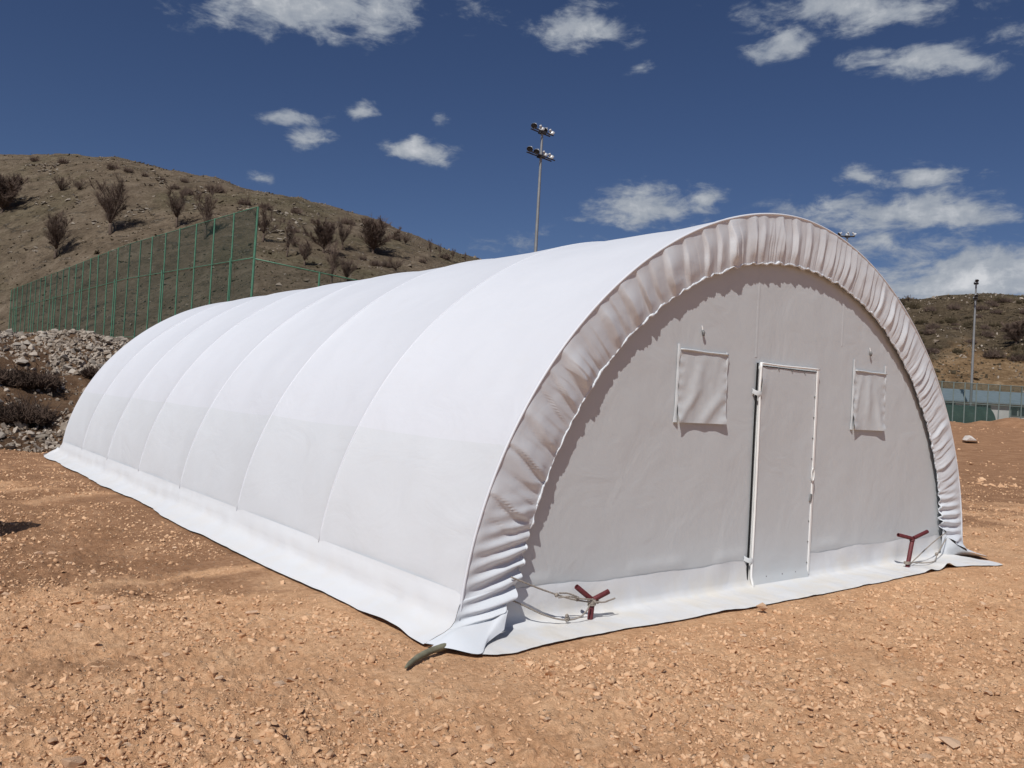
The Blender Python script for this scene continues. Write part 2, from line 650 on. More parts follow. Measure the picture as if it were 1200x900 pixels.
M['broof'] = m_plain('blue grey sheet roof', (.24, .30, .34), .5, .4, .12, 2)
M['glass'] = m_plain('dark window', (.02, .024, .026), .15, .6, .1)
M['tarp'] = m_plain('dark green tarpaulin', (.028, .055, .042), .6, .3, .3, 2)


def m_mesh(name, c, alpha):
    def f(t, b, tc, out):
        tr = t.n('ShaderNodeBsdfTransparent')
        mx = t.n('ShaderNodeMixShader')
        mx.inputs[0].default_value = alpha
        b.inputs['Base Color'].default_value = (*c, 1)
        t.l(tr.outputs[0], mx.inputs[1])
        t.l(b.outputs[0], mx.inputs[2])
        t.l(mx.outputs[0], out.inputs[0])
    return material(name, f, .8, .2)


M['chain'] = m_mesh('green wire mesh', (.022, .042, .032), .48)
M['chain_far'] = m_mesh('green wire mesh far', (.04, .068, .062), .5)


# ------------------------------------------------------------------ ground
TX, TA, TB, TN, TL = 1.595, 3.815, 3.478, 1.88, 13.3     # tent centre, half width, height, curve, length
YR = -0.10                                             # plane of the front ring


def azr(x, y):
    dx, dy = np.asarray(x) - CAM[0], np.asarray(y) - CAM[1]
    return np.degrees(np.arctan2(dx, dy)), np.hypot(dx, dy)


def tent_dist(x, y):
    """distance outside the tent's footprint with its skirts"""
    dx = np.maximum(np.abs(np.asarray(x) - TX) - (TA + .3), 0)
    dy = np.maximum(np.maximum(-.55 - np.asarray(y), np.asarray(y) - (TL + .5)), 0)
    return np.hypot(dx, dy)


def ground_z(x, y, fine=True):
    az, r = azr(x, y)
    z = 1.55 * sstep(34, 80, r) * sstep(46, 56, az) * (1 - sstep(110, 130, az))
    z = z + .25 * fbm(np.asarray(x) * .05, np.asarray(y) * .05) * sstep(18, 45, r)
    heap = np.clip(fbm(np.asarray(x) * .22, np.asarray(y) * .22, 4, 3) + .25, 0, 1)
    z = z + 1.1 * heap * np.exp(-((r - 80) / 5.0) ** 2) * sstep(55, 60, az) * (1 - sstep(85, 95, az))
    if fine:
        td = sstep(0.0, .9, tent_dist(x, y))
        k = .12 + .88 * td
        z = z + k * (.035 * fbm(np.asarray(x) * .9, np.asarray(y) * .9, 0, 2) + .030 * fbm(np.asarray(x) * 3.3, np.asarray(y) * 3.3, 5, 3))
        lump = fbm(np.asarray(x) * 11, np.asarray(y) * 11, 9, 3)
        lump2 = fbm(np.asarray(x) * 19, np.asarray(y) * 19, 4, 2)
        z = z + k * (.026 * (np.abs(lump) * 1.6 - .5) - .022 * np.abs(lump2)) * (1 - sstep(14, 30, r))
        grit = vnoise(np.asarray(x) * 46, np.asarray(y) * 46, 2.2)
        z = z + k * .009 * grit * (1 - sstep(6, 12, r))
        # tyre-rolled, slightly scuffed ruts running past the left side
        z = z - .03 * k * np.exp(-((np.asarray(x) + 3.3 + .05 * np.asarray(y)) / .28) ** 2)
        z = z - .010 * (1 - td)
    return z


def build_ground():
    a_f = np.concatenate([np.linspace(-180, -6, 60, endpoint=False), np.linspace(-6, 84, 780, endpoint=False), np.linspace(84, 180, 36, endpoint=False)])
    rr = [0.0, .5, 1.0, 1.5]
    while rr[-1] < 4200:
        r = rr[-1]
        rr.append(r + max(.016, r * (.0062 if r < 14 else .02 if r < 110 else .06)))
    rr = np.array(rr)
    A, Rr = np.meshgrid(np.radians(a_f), rr, indexing='ij')
    X = CAM[0] + Rr * np.sin(A)
    Y = CAM[1] + Rr * np.cos(A)
    Z = ground_z(X, Y)
    V = np.stack([X, Y, Z], -1)
    me = grid_mesh('ground', V, True, close_u=True)
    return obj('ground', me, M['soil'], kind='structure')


ground = build_ground()


def rock_template(n, seed, flat=.65):
    import bmesh
    rng = np.random.default_rng(seed)
    P = rng.normal(size=(n, 3))
    P /= np.linalg.norm(P, axis=1)[:, None]
    P *= rng.uniform(.72, 1.08, (n, 1))
    P[:, 0] *= rng.uniform(.75, 1.25)
    P[:, 2] *= flat
    bm = bmesh.new()
    for p in P:
        bm.verts.new(p)
    g = bmesh.ops.convex_hull(bm, input=bm.verts)
    bmesh.ops.delete(bm, geom=[v for v in bm.verts if not v.link_faces], context='VERTS')
    bmesh.ops.triangulate(bm, faces=bm.faces)
    bmesh.ops.recalc_face_normals(bm, faces=bm.faces)
    bm.verts.index_update()
    V = np.array([v.co for v in bm.verts])
    Fc = np.array([[v.index for v in f.verts] for f in bm.faces])
    bm.free()
    return V, Fc


def rand_rot(k, rng, tilt=.5):
    a = rng.uniform(0, 2 * np.pi, k)
    b = rng.normal(0, tilt, k)
    c = rng.normal(0, tilt, k)
    ca, sa, cb, sb, cc, sc_ = np.cos(a), np.sin(a), np.cos(b), np.sin(b), np.cos(c), np.sin(c)
    o, z = np.ones(k), np.zeros(k)
    Rz = np.array([[ca, -sa, z], [sa, ca, z], [z, z, o]]).transpose(2, 0, 1)
    Rx = np.array([[o, z, z], [z, cb, -sb], [z, sb, cb]]).transpose(2, 0, 1)
    Ry = np.array([[cc, z, sc_], [z, o, z], [-sc_, z, cc]]).transpose(2, 0, 1)
    return Rz @ Rx @ Ry


def scatter_mesh(name, P, S, templates, rng, sink=.25, tilt=.5, smooth=False):
    Vs, Fs, Sm, off = [], [], [], 0
    which = rng.integers(0, len(templates), len(P))
    for ti, (TV, TF) in enumerate(templates):
        idx = np.where(which == ti)[0]
        if not len(idx):
            continue
        Rm = rand_rot(len(idx), rng, tilt)
        st = rng.uniform(.75, 1.3, (len(idx), 1, 3))
        V = (TV[None] * st) @ Rm.transpose(0, 2, 1)
        V = V * S[idx][:, None, None] + P[idx][:, None, :]
        V[..., 2] += (.5 - sink) * S[idx][:, None] * .6
        Fc = TF[None] + (np.arange(len(idx)) * len(TV))[:, None, None] + off
        Vs.append(V.reshape(-1, 3))
        Fs.append(Fc.reshape(-1, 3))
        Sm.append(np.full(len(Fs[-1]), bool(smooth) and ti % 2 == 0))     # half are rounded clods, half sharp chips
        off += V.size // 3
    return np_mesh(name, np.vstack(Vs), np.vstack(Fs), np.concatenate(Sm))


SMALL = [rock_template(8, 100 + i, .7) for i in range(8)]
MEDIUM = [rock_template(16, 200 + i, .62) for i in range(12)]


CLOD = [rock_template(9, 150 + i, .85) for i in range(8)]


def build_gravel():
    rng = np.random.default_rng(5)
    n = 152000
    az = np.radians(rng.uniform(2, 75, n))
    # more per square metre close by, where each one shows
    r = np.exp(rng.uniform(np.log(2.1), np.log(26), n))
    x, y = CAM[0] + r * np.sin(az), CAM[1] + r * np.cos(az)
    cl = fbm(x * 1.1, y * 1.1, 3, 3) * 1.15 + .22 + rng.uniform(-.5, .5, n)
    s = np.exp(rng.normal(0, .62, n)) * .0062 * (1 + .05 * r)
    keep = (cl > 0) & (tent_dist(x, y) > .02 + s)
    x, y, s = x[keep], y[keep], s[keep]
    s = np.minimum(s, .034)
    # coarser debris on the far field to the right
    k = 3500
    az2, r2 = np.radians(rng.uniform(60, 75, k)), np.exp(rng.uniform(np.log(24), np.log(82), k))
    x2, y2 = CAM[0] + r2 * np.sin(az2), CAM[1] + r2 * np.cos(az2)
    ok = fbm(x2 * .25, y2 * .25, 6, 3) + rng.uniform(-.4, .3, k) > 0
    x, y = np.concatenate([x, x2[ok]]), np.concatenate([y, y2[ok]])
    s = np.concatenate([s, np.exp(rng.normal(0, .6, ok.sum())) * .034])
    P = np.stack([x, y, ground_z(x, y)], -1)
    me = scatter_mesh('gravel', P, s, CLOD + SMALL[:5], rng, .45, .5, True)
    obj('gravel', me, M['gravel'], ground, kind='stuff')


build_gravel()
STONE_MESH = [np_mesh('stone', V, Fc, False) for V, Fc in MEDIUM]
for me_ in STONE_MESH:
    me_.materials.append(M['stone'])


def put_stone(px, py, wpx, flat=1.0, rng=random):
    p = on_plane(px, py + wpx * .22, 2, 0)
    z = float(ground_z(p[0], p[1]))
    depth = float((p - CAM) @ AX_F)
    s = wpx / F_PX * depth * .5
    o = obj('stone', rng.choice(STONE_MESH), None, ground, loc=(p[0], p[1], z + s * .22 * flat))
    o.scale = (s, s * rng.uniform(.75, 1.0), s * rng.uniform(.8, 1.0) * flat)
    o.rotation_euler = (rng.uniform(-.3, .3), rng.uniform(-.3, .3), rng.uniform(0, 6.28))
    return o


NOTED = [(1130, 718, 13), (1075, 709, 14), (1152, 704, 12), (1053, 742, 15), (960, 769, 12), (830, 826, 14), (856, 827, 15),
         (850, 863, 16), (938, 849, 11), (874, 878, 13), (1114, 871, 25), (1088, 883, 20), (1046, 805, 12), (925, 810, 16), (1158, 803, 13),
         (907, 744, 14), (806, 750, 10), (874, 801, 13), (295, 712, 17), (123, 710, 18), (328, 795, 22), (340, 790, 14), (87, 885, 36), (362, 777, 8),
         (92, 731, 15), (7, 690, 16), (163, 820, 15), (207, 850, 12), (60, 642, 12), (46, 642, 14), (205, 640, 7), (75, 621, 9), (20, 597, 9),
         (25, 657, 10), (110, 663, 11), (240, 735, 12), (60, 868, 16), (150, 870, 14), (420, 822, 12), (560, 850, 14), (640, 845, 12), (575, 880, 16),
         (1000, 790, 9), (1180, 760, 11), (1020, 840, 10), (700, 820, 13), (745, 870, 14), (505, 795, 10), (390, 745, 10)]
for k in NOTED:
    put_stone(*k, flat=.75)
rs = random.Random(21)
cnt = 0
while cnt < 240:
    px, py = rs.uniform(-60, 1260), 580 + 340 * rs.random() ** .8
    p = on_plane(px, py, 2, 0)
    if tent_dist(p[0], p[1]) < .08 or fbm(p[0] * 1.4, p[1] * 1.4, 3, 3) + rs.uniform(-.2, .5) < 0:
        continue
    put_stone(px, py, max(4.5, min(17, rs.lognormvariate(1.85, .38))) * (.62 + .38 * (py - 560) / 340), .7, rs)
    cnt += 1

# ------------------------------------------------------------------ bank, plateau and hills behind
PLAT_TOP = 2.75


def r_foot(az):
    return np.interp(az, [-60, 5, 12, 21, 36, 60], [118, 116, 92, 66, 62, 66])


RIDGE = [(-900, 150), (-500, 165), (-200, 180), (0, 188), (60, 192), (140, 199), (200, 214), (250, 224), (300, 239), (350, 249), (400, 262), (440, 275),
         (480, 291), (520, 306), (560, 318), (620, 345), (700, 385), (800, 425), (900, 455)]
_az, _el = [], []
for px_, py_ in RIDGE:
    d_ = ray(px_, py_)
    _az.append(math.degrees(math.atan2(d_[0], d_[1])))
    _el.append(d_[2] / math.hypot(d_[0], d_[1]))
RIDGE_AZ, RIDGE_EL = np.array(_az), np.array(_el)


def plateau_z(x, y):
    az, r = azr(x, y)
    foot = 15.1 + .5 * np.sin(np.asarray(x) * .7) + .35 * fbm(np.asarray(x) * .5, 3.0, 1, 3)
    u = (np.asarray(y) - foot) / 8.0
    b = PLAT_TOP * np.clip(sstep(-.05, 1.05, u) * .75 + .25 * np.clip(u, 0, 1), 0, 1)
    b = b + .028 * np.maximum(r - 30, 0)
    rough = .26 * fbm(np.asarray(x) * .55, np.asarray(y) * .55, 2, 4) * sstep(0, .25, u) * (1 - .55 * sstep(28, 40, r))
    rough = rough + .10 * fbm(np.asarray(x) * 2.1, np.asarray(y) * 2.1, 4, 3) * sstep(0, .2, u) * (1 - sstep(28, 40, r))
    m_ = 1 - sstep(47, 57, az)
    return (b + rough) * m_ - .12 * (1 - sstep(-.12, .02, u)) - .3 * (1 - m_)


def hill_z(x, y):
    az, r = azr(x, y)
    r0 = r_foot(az)
    rid = r0 + np.interp(az, [-60, 6, 36, 60], [150, 105, 105, 100])
    el = np.interp(az, RIDGE_AZ, RIDGE_EL)
    z0 = PLAT_TOP + .028 * (r0 - 30)
    zr = np.maximum(1.6 + el * rid * .985, z0 + .5)
    u = np.clip((r - r0) / (rid - r0), 0, 1)
    s = np.sin(u * math.pi / 2) ** 1.25
    z = z0 + (zr - z0) * s
    z = z - np.maximum(r - rid, 0) * .10
    n = 1.6 * fbm(np.asarray(x) * .03, np.asarray(y) * .03, 7, 4) + .55 * fbm(np.asarray(x) * .16, np.asarray(y) * .16, 8, 4)
    n = n + .25 * np.abs(fbm(np.asarray(x) * .6, np.asarray(y) * .6, 8, 2))
    return z + n * sstep(.02, .35, u) * (1 - .75 * sstep(.8, 1.0, u))


def build_bank():
    a = np.radians(np.linspace(-40, 58, 340))
    rr = np.concatenate([np.linspace(17.0, 34, 120, endpoint=False), np.geomspace(34, 135, 60)])
    A, Rr = np.meshgrid(a, rr, indexing='ij')
    X, Y = CAM[0] + Rr * np.sin(A), CAM[1] + Rr * np.cos(A)
    Z = plateau_z(X, Y)
    az, r = azr(X, Y)
    Z = np.where(r > r_foot(az) + 6, Z - 1.5, Z)
    me = grid_mesh('earth_bank', np.stack([X, Y, Z], -1), True)
    return obj('earth_bank', me, M['bank'], kind='structure')


def build_hill():
    a = np.radians(np.linspace(-45, 57, 520))
    u = np.concatenate([np.linspace(-.02, 1.05, 150), np.linspace(1.08, 2.2, 20)])
    A, U = np.meshgrid(a, u, indexing='ij')
    az = np.degrees(A)
    r0 = r_foot(az)
    rid = r0 + np.interp(az, [-60, 6, 36, 60], [150, 105, 105, 100])
    Rr = r0 + U * (rid - r0)
    X, Y = CAM[0] + Rr * np.sin(A), CAM[1] + Rr * np.cos(A)
    Z = hill_z(X, Y) - .6 * (U < 0)
    return obj('hillside', grid_mesh('hillside', np.stack([X, Y, Z], -1), True), M['hill_a'], kind='structure')


bank = build_bank()
hill = build_hill()

RIDGE2 = [(820, 372), (900, 368), (1000, 358), (1050, 353), (1075, 351), (1110, 347), (1140, 346), (1200, 348), (1300, 352), (1500, 380), (1900, 450)]
_a2 = [(lambda d: (math.degrees(math.atan2(d[0], d[1])), d[2] / math.hypot(d[0], d[1])))(ray(*p)) for p in RIDGE2]
A2, E2 = np.array([p[0] for p in _a2]), np.array([p[1] for p in _a2])


def hill2_z(x, y):
    az, r = azr(x, y)
    r0, rid = 118.0, 205.0
    el = np.interp(az, A2, E2)
    zr = 1.6 + el * rid * .99
    u = np.clip((r - r0) / (rid - r0), 0, 1)
    # a cut bank at the foot, then the open slope
    s = .16 * sstep(0, .07, u) + .84 * np.sin(u * math.pi / 2) ** 1.15
    z = 1.3 + (zr - 1.3) * s - np.maximum(r - rid, 0) * .08
    n = 2.2 * fbm(np.asarray(x) * .035, np.asarray(y) * .035, 3, 4) + 1.1 * fbm(np.asarray(x) * .15, np.asarray(y) * .15, 1, 4)
    return z + n * sstep(.02, .25, u) * (1 - .8 * sstep(.8, 1, u))


def build_hill2():
    a = np.radians(np.linspace(50, 125, 300))
    rr = np.concatenate([np.linspace(116, 210, 120), np.linspace(215, 420, 16)])
    A, Rr = np.meshgrid(a, rr, indexing='ij')
    X, Y = CAM[0] + Rr * np.sin(A), CAM[1] + Rr * np.cos(A)
    Z = hill2_z(X, Y)
    return obj('scrub_hill', grid_mesh('scrub_hill', np.stack([X, Y, Z], -1), True), M['hill_b'], kind='structure')


hill2 = build_hill2()


def hit(px, py, zf, r_min, r_max, steps=500):
    """first point where the line of sight meets the surface z = zf(x, y)"""
    d = ray(px, py)
    d = d / math.hypot(d[0], d[1])
    r = np.linspace(r_min, r_max, steps)
    P = CAM + d * r[:, None]
    below = P[:, 2] <= zf(P[:, 0], P[:, 1])
    i = int(np.argmax(below)) if below.any() else steps - 1
    if not below.any():
        i = int(np.argmin(P[:, 2] - zf(P[:, 0], P[:, 1])))
    p = P[i].copy()
    p[2] = float(zf(p[0], p[1]))
    return p


# rocks lying on the bank and the hillside
ROCK_MESH = [np_mesh('rock', V, Fc, False) for V, Fc in [rock_template(14, 300 + i, .75) for i in range(10)]]
for me_ in ROCK_MESH:
    me_.materials.append(M['limestone'])


def put_rock(parent, p, s, rng, flat=.8, pool=None):
    o = obj('rock', rng.choice(pool or ROCK_MESH), None, parent, loc=(p[0], p[1], p[2] + s * .2))
    o.scale = (s * rng.uniform(.8, 1.3), s * rng.uniform(.8, 1.2), s * flat * rng.uniform(.7, 1.1))
    o.rotation_euler = (rng.uniform(-.5, .5), rng.uniform(-.5, .5), rng.uniform(0, 6.28))


def bank_density(px, py):
    """where the photograph's bank is stony: a pale spill at the top right of it, scattered elsewhere"""
    d = .14
    d = np.where((py < 425 - .10 * px) | ((px > 50) & (py < 452) & (py < 505 - .55 * np.abs(px - 85))), 1.0, d)
    d = np.where((px < 58) & (py > 408) & (py < 490), .10, d)
    d = np.where((py > 482) & (py < 530), .45, d)
    d = np.where((px > 75) & (py > 440) & (py < 470), .18, d)
    d = np.where((px < 48) & (py < 425), .40, d)
    return d


def build_bank_rocks():
    rng = np.random.default_rng(31)
    n = 30000
    x, y = rng.uniform(-10, 3, n), rng.uniform(14.6, 26.0, n)
    z = plateau_z(x, y)
    P = np.stack([x, y, np.maximum(z, 0)], -1)
    px, py = project(P)
    keep = rng.random(n) < bank_density(px, py) * .95
    keep &= (tent_dist(x, y) > .3) & (px < 240)
    P = P[keep]
    s = np.exp(rng.normal(0, .45, len(P))) * .052
    order = np.argsort(-s)
    k = 285
    r2 = random.Random(8)
    for i in order[:k]:
        put_rock(bank, P[i], min(float(s[i]) * 1.0, .20), r2)
    rest = order[k:]
    me = scatter_mesh('rubble', P[rest], s[rest], SMALL + MEDIUM[:4], rng, .3, .8)
    obj('rubble', me, M['rubble'], bank, kind='stuff')


build_bank_rocks()
M['hill_rock'] = m_stone('weathered hill rock', (.17, .145, .115), (.37, .325, .27))
HILL_ROCK = [m_.copy() for m_ in ROCK_MESH]
for m_ in HILL_ROCK:
    m_.materials.clear()
    m_.materials.append(M['hill_rock'])
r3 = random.Random(77)
OUTCROPS = [(45, 195, 14, 4), (60, 200, 12, 3), (45, 237, 14, 4), (92, 236, 14, 6), (160, 249, 12, 6), (165, 246, 8, 5), (60, 195, 10, 3), (190, 212, 12, 5), (230, 240, 10, 7),
            (320, 270, 10, 8), (335, 278, 9, 6), (350, 262, 6, 6), (330, 250, 10, 4), (25, 290, 18, 8), (110, 262, 14, 5), (20, 215, 16, 8), (240, 228, 10, 5), (285, 245, 8, 5)]
for (ox, oy, sx, sy) in OUTCROPS:
    for _ in range(13):
        px, py = r3.gauss(ox, sx * .7), r3.gauss(oy, sy * .7)
        el_ok = ray(px, py)
        p = hit(px, py, hill_z, 60, 260)
        put_rock(hill, p, r3.uniform(.14, .48), r3, .55, HILL_ROCK)


def hill_scatter(parent, zf, name, n, azs, rs, s0, mat, seed, flat=1.0):
    rng = np.random.default_rng(seed)
    az, r = np.radians(rng.uniform(*azs, n * 3)), rng.uniform(*rs, n * 3)
    x, y = CAM[0] + r * np.sin(az), CAM[1] + r * np.cos(az)
    keep = np.where(fbm(x * .06, y * .06, seed, 3) + .5 * fbm(x * .3, y * .3, seed, 2) + rng.uniform(-.45, .45, n * 3) > .1)[0][:n]
    x, y = x[keep], y[keep]
    azd, rd = azr(x, y)
    ok = (rd > r_foot(azd) + 4) if zf is hill_z else rd > 121
    x, y = x[ok], y[ok]
    P = np.stack([x, y, zf(x, y)], -1)
    s = np.exp(rng.normal(0, .5, len(x))) * s0
    obj(name, scatter_mesh(name, P, s, SMALL, rng, .2, .6), mat, parent, kind='stuff')


M['scree'] = m_stone('hill scree', (.14, .115, .09), (.34, .29, .235), island=True)
M['tuft'] = m_stone('dry tufts', (.06, .047, .03), (.17, .135, .09), island=True)
hill_scatter(hill, hill_z, 'scree', 3500, (-4, 38), (62, 225), .12, M['scree'], 41)
hill_scatter(hill, hill_z, 'dry_tufts', 8000, (-4, 38), (62, 225), .115, M['tuft'], 42)
hill_scatter(hill2, hill2_z, 'dry_tufts', 7000, (58, 76), (121, 206), .13, M['tuft'], 43)
hill_scatter(hill2, hill2_z, 'scree', 1500, (58, 76), (121, 206), .13, M['rubble'], 44)


# ------------------------------------------------------------------ bare trees and scrub
def branch_pts(p, d, L, n, bend, rng):
    pts = [p]
    d = d / np.linalg.norm(d)
    for i in range(n):
        d = d + rng.normal(0, bend, 3) + np.array([0, 0, .05])
        d /= np.linalg.norm(d)
        pts.append(pts[-1] + d * (L / n))
    return np.array(pts), d


def make_tree_meshes(seed, h=6.0, spread=.75, stems=5, trunk=.28, twig_r=.0105, dens=.95):
    rng = np.random.default_rng(seed)
    tr, tw = MB(), MB()
    base = np.array([0., 0., -.25])
    fork, _ = branch_pts(base, np.array([rng.normal(0, .1), rng.normal(0, .1), 1.]), h * trunk + .25, 3, .06, rng)
    tr.tube(fork, np.linspace(h * .034, h * .024, 4), 7)
    limbs = []
    for i in range(stems):
        a = 2 * math.pi * (i + rng.uniform(-.3, .3)) / stems
        t = spread * rng.uniform(.25, 1.0)
        d = np.array([math.cos(a) * t, math.sin(a) * t, 1.0])
        L = h * (1 - trunk) * rng.uniform(.62, .85)
        start = fork[-1] if rng.random() < .7 else fork[-2]
        pts, dd = branch_pts(start, d, L, 5, .10, rng)
        tr.tube(pts, np.linspace(h * .014, h * .003, 6), 5)
        limbs.append((pts, L))
    subs = []
    for pts, L in limbs:
        for j in range(int(7 * dens)):
            k = rng.integers(1, 6)
            f = rng.random()
            p = pts[k - 1] * (1 - f) + pts[k] * f
            a = rng.uniform(0, 6.28)
            dirn = pts[k] - pts[k - 1]
            dirn = dirn / np.linalg.norm(dirn) + .75 * np.array([math.cos(a), math.sin(a), .25])
            l2 = L * rng.uniform(.28, .55) * (1.15 - .12 * k)
            q, _ = branch_pts(p, dirn, l2, 3, .13, rng)
            tr.tube(q, np.linspace(h * .0045, h * .002, 4), 4)
            subs.append((q, l2))
    for q, l2 in subs + limbs:
        for j in range(int(22 * dens)):
            k = rng.integers(1, len(q))
            f = rng.random()
            p = q[k - 1] * (1 - f) + q[k] * f
            dirn = q[k] - q[k - 1]
            dirn = dirn / np.linalg.norm(dirn) + .7 * rng.normal(0, 1, 3) * np.array([1, 1, .6]) + np.array([0, 0, .3])
            l3 = min(l2, h * .3) * rng.uniform(.25, .6)
            w, e = branch_pts(p, dirn, l3, 2, .12, rng)
            tw.tube(w, [twig_r * 1.2, twig_r, twig_r * .6], 3, False)
            for _ in range(2):
                w2, _ = branch_pts(w[1], e + rng.normal(0, .6, 3), l3 * .6, 1, .1, rng)
                tw.tube(w2, [twig_r * .8, twig_r * .5], 3, False)
    return tr.mesh('trunk', True), tw.mesh('crown')


def make_scrub_mesh(seed, w=1.0, h=.7, n=900, r=.008, droop=.0):
    """low, dense thicket of thin dead stems"""
    rng = np.random.default_rng(seed)
    b = MB()
    for i in range(n):
        a = rng.uniform(0, 6.28)
        rad = math.sqrt(rng.random()) * .55 * w
        p = np.array([rad * math.cos(a), rad * math.sin(a), -.05])
        t = rng.uniform(.1, 1.0)
        d = np.array([math.cos(a) * t, math.sin(a) * t, rng.uniform(.5, 1.3)])
        d = d + rng.normal(0, .3, 3)
        lump = .65 + .35 * math.sin(3 * a + seed) * math.cos(5 * rad / w)
        L = h * rng.uniform(.5, 1.05) * lump * (1.15 - .5 * rad / (.55 * w))
        pts, e = branch_pts(p, d, L, 3, .25, rng)
        b.tube(pts, [r * 1.3, r * 1.1, r * .9, r * .5], 3, False)
        for _ in range(2):
            q, _ = branch_pts(pts[rng.integers(1, 4)], e + rng.normal(0, .7, 3), L * .35, 1, .1, rng)
            b.tube(q, [r * .8, r * .5], 3, False)
    return b.mesh('stems')


TREES = []
for i, (sp, st, tr_) in enumerate([(.95, 8, .16), (1.05, 7, .22), (.65, 5, .24), (1.5, 9, .10)]):
    t_, c_ = make_tree_meshes(50 + i, 6.0, sp, st, tr_)
    t_.materials.append(M['bark'])
    c_.materials.append(M['twig'])
    TREES.append((t_, c_))
t_, c_ = make_tree_meshes(61, 6.0, 1.0, 10, .10, .017, 1.35)
t_.materials.append(M['bark'])
c_.materials.append(M['twig'])
TREES.append((t_, c_))
SHRUB = []
for i in range(3):
    me_ = make_scrub_mesh(70 + i, 1.6, 1.5, 260, .017)
    me_.materials.append(M['twig'])
    SHRUB.append(me_)


def put_tree(px, py, top, kind, label, wide=1.0, rz=None, group='bare trees on the hillside', zf=hill_z, rng_=(60, 260)):
    p = hit(px, py, zf, *rng_)
    depth = float((p - CAM) @ AX_F)
    h = (py - top) / F_PX * depth * 1.12
    o = empty('bare_tree', p, label, 'tree', group, random.uniform(0, 6.28) if rz is None else rz)
    s = h / 6.0
    o.scale = (s * wide, s * wide, s)
    obj('trunk', TREES[kind][0], None, o)
    obj('crown', TREES[kind][1], None, o)
    return o


T1 = [
    (65, 303, 246, 0, 'bare vase-shaped tree low on the slope, leftmost above the green fence', 1.05),
    (130, 275, 206, 0, 'tallest bare tree on the left slope, forked low, amid pale rocks', .95),
    (207, 268, 221, 1, 'small bare tree upslope of the fence, right of the tallest one', .95),
    (241, 280, 222, 2, 'bare tree partly behind the tall fence mesh near its corner post', 1.0),
    (308, 284, 243, 1, 'bare tree just right of the tall corner fence post', 1.0),
    (336, 302, 260, 2, 'thin dark bare tree beside pale rocks, right of the corner post', .8),
    (357, 312, 281, 0, 'low bare tree above the half-height fence rail', 1.05),
    (379, 296, 254, 4, 'wide dense bare tree in the middle of the right-hand clump', 1.05),
    (401, 293, 258, 1, 'bare tree at the right side of the dense clump, behind the wide one', .9),
    (388, 337, 284, 2, 'tall dark thin tree rising behind the second low fence post', .8),
    (405, 331, 301, 0, 'short bare tree by the low fence beside the white roof', 1.2),
    (437, 297, 250, 4, 'big round dense bare tree alone on the falling ridge line', 1.1),
    (462, 318, 300, 3, 'low spreading bare tree just above the tent roof line', 1.1),
    (475, 286, 272, 3, 'small round bare tree on the ridge, right of the big round one', 1.0),
    (504, 301, 281, 2, 'slim tree on the lower ridge, left one of four near the roof', .6),
    (515, 303, 286, 2, 'slim tree on the lower ridge, second of four near the roof', .55),
    (530, 308, 292, 2, 'slim dark tree on the lower ridge, third of four near the roof', .7),
    (545, 312, 297, 2, 'last slim tree on the ridge before it drops behind the white roof', .5),
    (71, 224, 203, 3, 'small bare tree high on the slope, above the leftmost tall tree', 1.0),
    (93, 223, 208, 3, 'tiny bare tree high on the slope, beside the small one', 1.0),
    (2, 250, 196, 4, 'dense bare tree cut off by the left edge of the photo', 1.0),
    (345, 290, 276, 3, 'tiny low bare tree between rocks right of the corner post', 1.0)]
for a in T1:
    put_tree(*a)
SH = [(41, 189, 180), (74, 192, 182), (132, 199, 188), (150, 202, 193), (216, 214, 206), (252, 225, 209), (259, 226, 217), (287, 240, 227), (311, 245, 233), (347, 251, 240),
      (407, 263, 250), (465, 281, 271), (521, 304, 292), (190, 212, 206), (170, 207, 200), (440, 312, 300), (452, 313, 301), (495, 308, 300), (425, 305, 296), (220, 228, 216), (205, 222, 212), (345, 272, 262)]
ORD = 'first second third fourth fifth sixth seventh eighth ninth tenth eleventh twelfth thirteenth fourteenth last'.split()
SKY = sorted(p_[0] for p_ in SH if p_[0] not in (440, 452, 495, 425, 220, 205, 345))
ON_SLOPE = {440: 'low shrub above the roof line, right below the big round tree', 452: 'low shrub above the roof line, beside the low spreading tree',
            495: 'low shrub on the falling slope left of the four slim ridge trees', 425: 'low shrub at the left foot of the big round tree',
            220: 'low shrub on the upper slope behind the end of the tall fence', 205: 'low shrub on the upper slope above the small tree by the fence',
            345: 'low shrub among the pale rocks right of the corner post'}
for i, (px, py, top) in enumerate(SH):
    p = hit(px, py, hill_z, 60, 260)
    h = (py - top) / F_PX * float((p - CAM) @ AX_F)
    lab = ON_SLOPE.get(px) or '%s small leafless shrub from the left along the hill skyline' % ORD[SKY.index(px)]
    o = empty('hill_shrub', p, lab, 'shrub', 'small shrubs on the hill', random.uniform(0, 6))
    o.scale = (h / 1.5 * .8, h / 1.5 * .8, h / 1.35)
    obj('stems', SHRUB[i % 3], None, o)

# dead scrub on the bank
for i, (px, py, w, h, lab) in enumerate([
        (38, 450, 54, 27, 'upper dark brown dead thicket on the stony bank'),
        (26, 493, 58, 34, 'lower dark brown dead thicket at the foot of the bank'),
        (-8, 446, 40, 24, 'dark dead thicket cut off by the left edge, on the bank'),
        (112, 440, 26, 16, 'small rusty dead weed clump on the bank beside the tent')]):
    p = hit(px, py, lambda x, y: np.maximum(plateau_z(x, y), 0), 17, 45)
    dp = float((p - CAM) @ AX_F)
    o = empty('dead_bush', p, lab, 'bush', 'dead bushes on the bank')
    me_ = make_scrub_mesh(90 + i, w / F_PX * dp * .95, h / F_PX * dp, 1100 if i < 3 else 500, .011)
    me_.materials.append(M['scrub'])
    obj('stems', me_, None, o)

